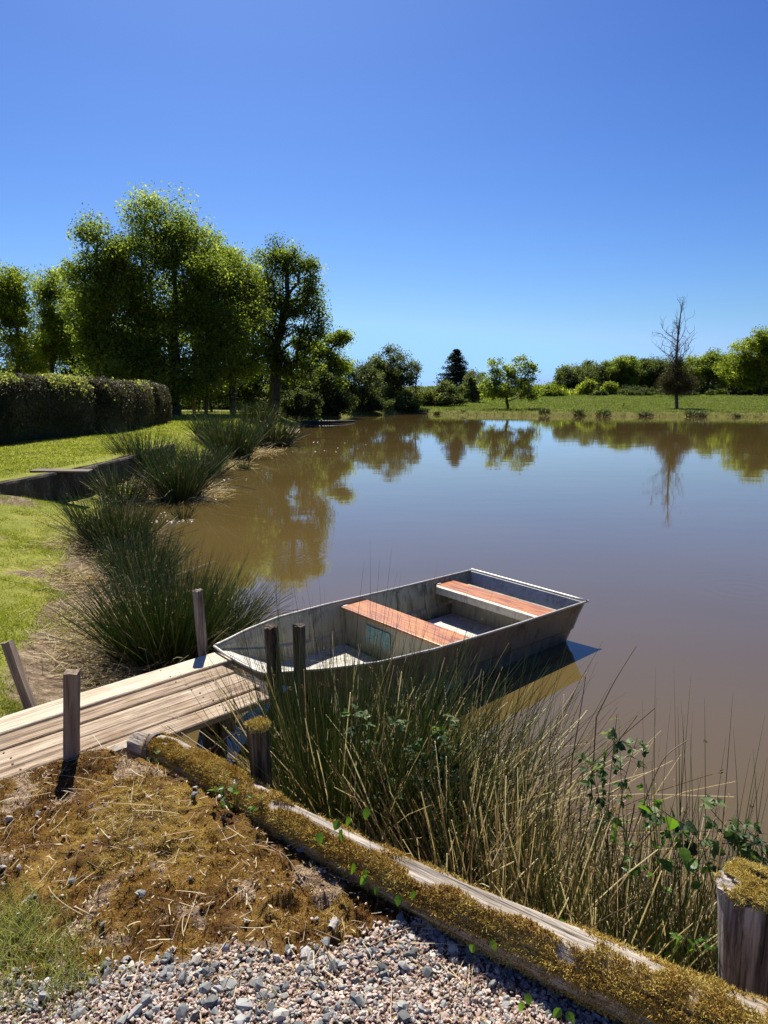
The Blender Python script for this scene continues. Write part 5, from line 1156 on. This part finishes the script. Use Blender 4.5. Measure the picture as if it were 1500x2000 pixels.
for px, rx, ry, lab in [(1257, 14, 7, 'dark scrub by the field track left of the bare tree'), (1230, 10, 4, 'flat dark scrub by the field track, far left'), (1345, 14, 5, 'dark scrub by the field track just right of the bare tree'), (1386, 6, 6, 'small round scrub by the field track between bare tree and big tree'),
                        (1456, 9, 6, 'reddish round scrub left of the big field tree trunk'), (1170, 14, 6, 'dark scrub at the left end of the field track')]:
    tree('scrub', lab, 'scrub', px, 150, [(px, 772, rx * 1.2, ry * 1.3)], None, .08, 36, 70, .32, .5, M_DARK if px != 1456 else M_RUSTY, shell=.2, grp=G_H, lo=.02)

# --- the bare tree on the far bank with a thick brownish skirt
def bare_tree():
    D = 83; b = dist(1322, 797, D); z = float(ground_h(np.array([b[0]]), np.array([b[1]]))[0]); base = np.array([b[0], b[1], z]); root = thing('bare_tree', 'tall half dead tree with bare top and brownish lower crown on the far bank', 'tree', tuple(base))
    def w(px, py, dy=0): return dist(px, py, D + dy)
    spine = [w(1322, 797) - [0, 0, .2], w(1321, 740), w(1321, 700), w(1324, 660), w(1328, 625), w(1331, 600), w(1336, 578)]; rad = [.21, .17, .14, .10, .07, .04, .015]
    A, Bn, ra, rb = [], [], [], []
    for i in range(6): A.append(spine[i]); Bn.append(spine[i + 1]); ra.append(rad[i]); rb.append(rad[i + 1])
    def grow(p, d, ln, r, lev):
        q = p
        for st in range(3):
            d = norm(d + RNG.normal(size=3) * .22 + np.array([0, 0, .16])); e = q + d * ln / 3; A.append(q); Bn.append(e); ra.append(r * (1 - st * .25)); rb.append(r * (.75 - st * .25)); 
            if lev and RNG.random() < .9:
                for _ in range(2 if lev > 1 else 1):
                    sd = norm(d * .8 + rand_unit(1)[0] * .9 + np.array([0, 0, .2])); grow(e, sd, ln * RNG.uniform(.35, .6), r * .5, lev - 1)
            q = e
    for k in range(22):
        f = RNG.uniform(.30, .97); py = 797 - 217 * f; P = w(np.interp(py, [578, 600, 660, 797], [1336, 1331, 1324, 1322]), py); a = RNG.random() * 6.283; up = np.interp(f, [.3, .97], [.8, 2.1])
        ln = np.interp(f, [.3, .6, .97], [2.1, 2.3, 1.0]) * RNG.uniform(.55, 1.2); grow(P, norm(np.array([math.cos(a), math.sin(a), up])), ln, np.interp(f, [.3, 1], [.055, .02]), 2)
    for dx, py in ((-1, 700), (1, 705), (-.9, 665)):
        P = w(1321, py); grow(P, norm(np.array([dx, .1, .8])), 2.2, .06, 2)
    limbs = []
    V, F = frusta(np.array(A), np.array(Bn), np.array(ra), np.array(rb), 6); part('trunk', V, F, M_BARKG, root)
    LB = [(w(1320, 748), (2.1, 1.8, 1.4)), (w(1325, 728), (1.6, 1.4, 1.3)), (w(1303, 748), (1.1, 1.2, 1.1)), (w(1345, 752), (1.1, 1.2, 1.1)), (w(1322, 708), (.8, .8, .9)), (w(1322, 765), (1.7, 1.5, .5))]
    C, U = crown_points(LB, 170, .25); A, Bn, ra, rb = skeleton(base, spine[2], .12, C, lo=.15); V, F = frusta(A, Bn, ra, rb, 4); part('lower_branches', V, F, M_BARKG, root)
    i = np.repeat(np.arange(len(C)), 75); P = C[i] + RNG.normal(size=(len(i), 3)) * [.33, .33, .28]; V, F = leaves(P, norm(RNG.normal(size=P.shape) + U[i] * .4), .17 * RNG.uniform(.6, 1.3, len(P)), .45); part('lower_crown', V, F, M_DEADCON, root, tint=np.repeat(np.clip(.45 + RNG.normal(size=len(P)) * .2, 0, 1), 4))
    P = np.array([w(1321 + RNG.normal() * 3, y, RNG.normal() * .2) for y in RNG.uniform(625, 705, 260)]); V, F = leaves(P + RNG.normal(size=P.shape) * .12, rand_unit(len(P)), .14, .5); part('ivy', V, F, M_DEADCON, root, tint=np.repeat(RNG.random(len(P)) * .6, 4))
bare_tree()
def conifer():
    D = 120; px = 890; b = dist(px, 780, D); z = float(ground_h(np.array([b[0]]), np.array([b[1]]))[0]); root = thing('conifer', 'dark pointed conifer rising behind the low bush', 'conifer', (b[0], b[1], z)); H = dist(px, 681, D)[2] - z
    V, F = tube([(b[0], b[1], z - .2), (b[0], b[1], z + H * .5), (b[0], b[1], z + H * .97)], [.25, .15, .03], 7); part('trunk', V, F, M_BARK, root)
    P = []; N = []; A = []; Bn = []
    for k in range(200):
        f = RNG.random() ** .8; zz = z + H * (.06 + .92 * f); rr = 3.4 * np.interp(f, [0, .12, .5, .8, 1], [.85, 1, .8, .45, .05]) * RNG.uniform(.65, 1.12); a = RNG.random() * 6.283
        d = np.array([math.cos(a), math.sin(a), .12]); A.append(np.array([b[0], b[1], zz])); Bn.append(A[-1] + d * rr)
        m = int(60 * rr / 2) + 20; t = RNG.random(m) ** .6; P.append(A[-1] + d * (rr * t)[:, None] + RNG.normal(size=(m, 3)) * [.22, .22, .12] - np.array([0, 0, 1]) * (.25 * t ** 2)[:, None]); N.append(np.tile([0, 0, 1.0], (m, 1)))
    A, Bn = np.array(A), np.array(Bn); V, F = frusta(A, Bn, np.full(200, .04), np.full(200, .01), 4); part('branches', V, F, M_BARK, root)
    P = np.concatenate(P); V, F = leaves(P, RNG.normal(size=P.shape) + np.concatenate(N) * .6, .30 * RNG.uniform(.6, 1.3, len(P)), .38); part('crown', V, F, M_CONIF, root, tint=np.repeat(RNG.random(len(P)), 4))
conifer()
P = curve_pts([at(580, 826, .03), at(620, 825, .06), at(660, 824, .10), at(692, 823, .04)], 24); tag(build('sunken_log', *tube(P, np.linspace(.20, .11, 24), 9, noise=.15, seed=3), plain('wet_black_log', [(.3, (.015, .012, .010)), (.7, (.05, .042, .035))], nscale=8, rough=.6)), 'dark log floating in the pond at the far left end under the trees', 'log')
# black stick leaning in the meadow
b = dist(1215, 797, 88); z = gz(b[0], b[1]); t0 = dist(1219, 787, 88); P = np.array([[b[0], b[1], z - .1], (np.array([b[0], b[1], z]) + t0) / 2 + [.03, 0, 0], t0]); tag(build('stick', *tube(curve_pts(P), .06, 7), M_BARK), 'short black leaning stick in the meadow before the far wood', 'stick')

# ------------------------------------------------------------------ clipped hedge in three bulging sections
M_HEDGE = leaf_mat('hedge_leaves', [(.026, .028, .013), (.065, .062, .03), (.14, .12, .068), (.28, .24, .16)], .3, scale=1.2, boost=(1.3, 1.25, .8))
M_HEDGET = leaf_mat('hedge_young_shoots', [(.08, .10, .03), (.17, .20, .05), (.30, .30, .11), (.46, .43, .22)], .45, scale=1.2)
def hedge():
    segs = [((-13.4, 13.0), (-11.42, 26.9), 'nearest and greenest bulge of the clipped hedge at the left edge', .55), ((-11.42, 26.2), (-11.97, 34.5), 'middle brown green bulge of the clipped hedge', .18), ((-11.97, 33.9), (-12.75, 39.4), 'farthest bulge of the clipped hedge with a rounded end', .05)]
    for q, (a, b, lab, green) in enumerate(segs):
        a, b = np.array(a), np.array(b); ln = np.hypot(*(b - a)); t = (b - a) / ln; nrm = np.array([t[1], -t[0]]); h = 2.02; wd = 1.0
        root = thing('clipped_hedge', lab, 'hedge', (*((a + b) / 2), .72), group='clipped hedge bulges')
        def surf(u, th, push=0):
            # u along 0..1, th: 0 bottom front .. 1 bottom back, over the top
            ang = th * math.pi; ex = .42
            cy = np.sign(np.cos(ang)) * np.abs(np.cos(ang)) ** ex; cz = np.abs(np.sin(ang)) ** ex
            endr = np.clip(1 - np.abs(2 * u - 1) ** 7, 0, 1) ** .5 * .9 + .1
            lum = 1 + (fbm(u * ln * .55 + q * 13, th * 2.5, 3, 3) - .45) * .22
            off = (wd * endr * cy + push * cy) * lum; z = (h * (.94 + .06 * endr) + push) * cz * (1 + (lum - 1) * .5) + .06 * np.sin(u * ln * .8 + q)
            P = a + (u * ln)[..., None] * t + off[..., None] * nrm
            return np.concatenate([P, (.70 + z)[..., None]], -1)
        u, th = np.meshgrid(np.linspace(0, 1, 60), np.linspace(0, 1, 28), indexing='ij'); G = surf(u, th, -.16); n, k = u.shape
        i, j = np.meshgrid(np.arange(n - 1), np.arange(k - 1), indexing='ij'); F = np.stack([i * k + j, (i + 1) * k + j, (i + 1) * k + j + 1, i * k + j + 1], -1).reshape(-1, 4)
        c = np.arange(k // 2 - 1); cap = lambda r, rev: np.stack([r * k + c, r * k + c + 1, r * k + k - 2 - c, r * k + k - 1 - c], -1)[:, ::(-1 if rev else 1)]
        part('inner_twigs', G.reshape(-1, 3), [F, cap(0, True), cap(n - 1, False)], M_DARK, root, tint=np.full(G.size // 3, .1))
        N = [110000, 40000, 34000][q]; u = RNG.random(N) * 1.0; th = RNG.random(N) * .74; P = surf(u, th, 0) + RNG.normal(size=(N, 3)) * .05
        # both rounded ends
        m = N // 5; ue = np.where(RNG.random(m) < .5, 0.004, .996); Pe = surf(ue, RNG.random(m), 0); ctr = np.concatenate([a + (ue * ln)[:, None] * t, np.full((m, 1), .9)], 1); Pe = ctr + (Pe - ctr) * np.array([1, 1, 1]) * RNG.random((m, 1)) ** .5 * [1.9, 1.9, 1] ; Pe[:, :2] = ctr[:, :2] + (Pe[:, :2] - ctr[:, :2]) * 1.0 + RNG.normal(size=(m, 2)) * .08
        P = np.concatenate([P, Pe]); th = np.concatenate([th, np.full(m, .2)]); M_ = len(P); ang = th * math.pi
        out = np.concatenate([np.cos(ang)[:, None] * nrm, np.sin(ang)[:, None]], 1); sz = [.075, .09, .11][q]
        V, F = leaves(P, out + RNG.normal(size=(M_, 3)) * .55, sz * RNG.uniform(.6, 1.5, M_), .42, .1, droop=np.array([0, 0, -1.0]))
        tn = np.clip(.40 + .9 * (fbm(P[:, 1] * 1.1, P[:, 2] * 1.6, 6, 3) - .47) + RNG.normal(size=M_) * .17, 0, 1); part('foliage', V, F, M_HEDGE, root, tint=np.repeat(tn, 4))
        m = int([17000, 4000, 1500][q]); u = RNG.random(m); th = np.clip(.36 + RNG.normal(size=m) * .10, .1, .7); g = fbm(u * ln * .9, th * 5, 44 + q, 3); kk = g > .60 - .30 * green; u, th = u[kk], th[kk]; P = surf(u, th, .05) + RNG.normal(size=(len(u), 3)) * .06
        if q < 2: V, F = leaves(P, rand_unit(len(P)) + [0, 0, .5], sz * 1.15 * RNG.uniform(.6, 1.4, len(P)), .6, .1); part('young_shoots', V, F, M_HEDGET, root, tint=np.repeat(RNG.random(len(P)), 4))
hedge()

# far treeline that closes the horizon all round
def treeline():
    n = 5200; a = np.radians(RNG.uniform(-75, 75, n)); R = RNG.uniform(330, 420, n); x = R * np.sin(a); y = R * np.cos(a); hh = 5.0 + 3.5 * (fbm(a * 14, a * 0, 3, 4) - .4)
    per = 26; i = np.repeat(np.arange(n), per); P = np.stack([x[i] + RNG.normal(size=n * per) * 2.0, y[i] + RNG.normal(size=n * per) * 2, 2.0 + hh[i] * RNG.random(n * per) ** .7], -1)
    V, F = leaves(P, rand_unit(len(P)) + [0, 0, .5], 1.1 * RNG.uniform(.6, 1.4, len(P)), .7); kind(build('treeline', V, F, M_FAR, tint=np.repeat(RNG.random(n)[i] * .6, 4)), 'stuff', 'far low wood along the horizon')
treeline()
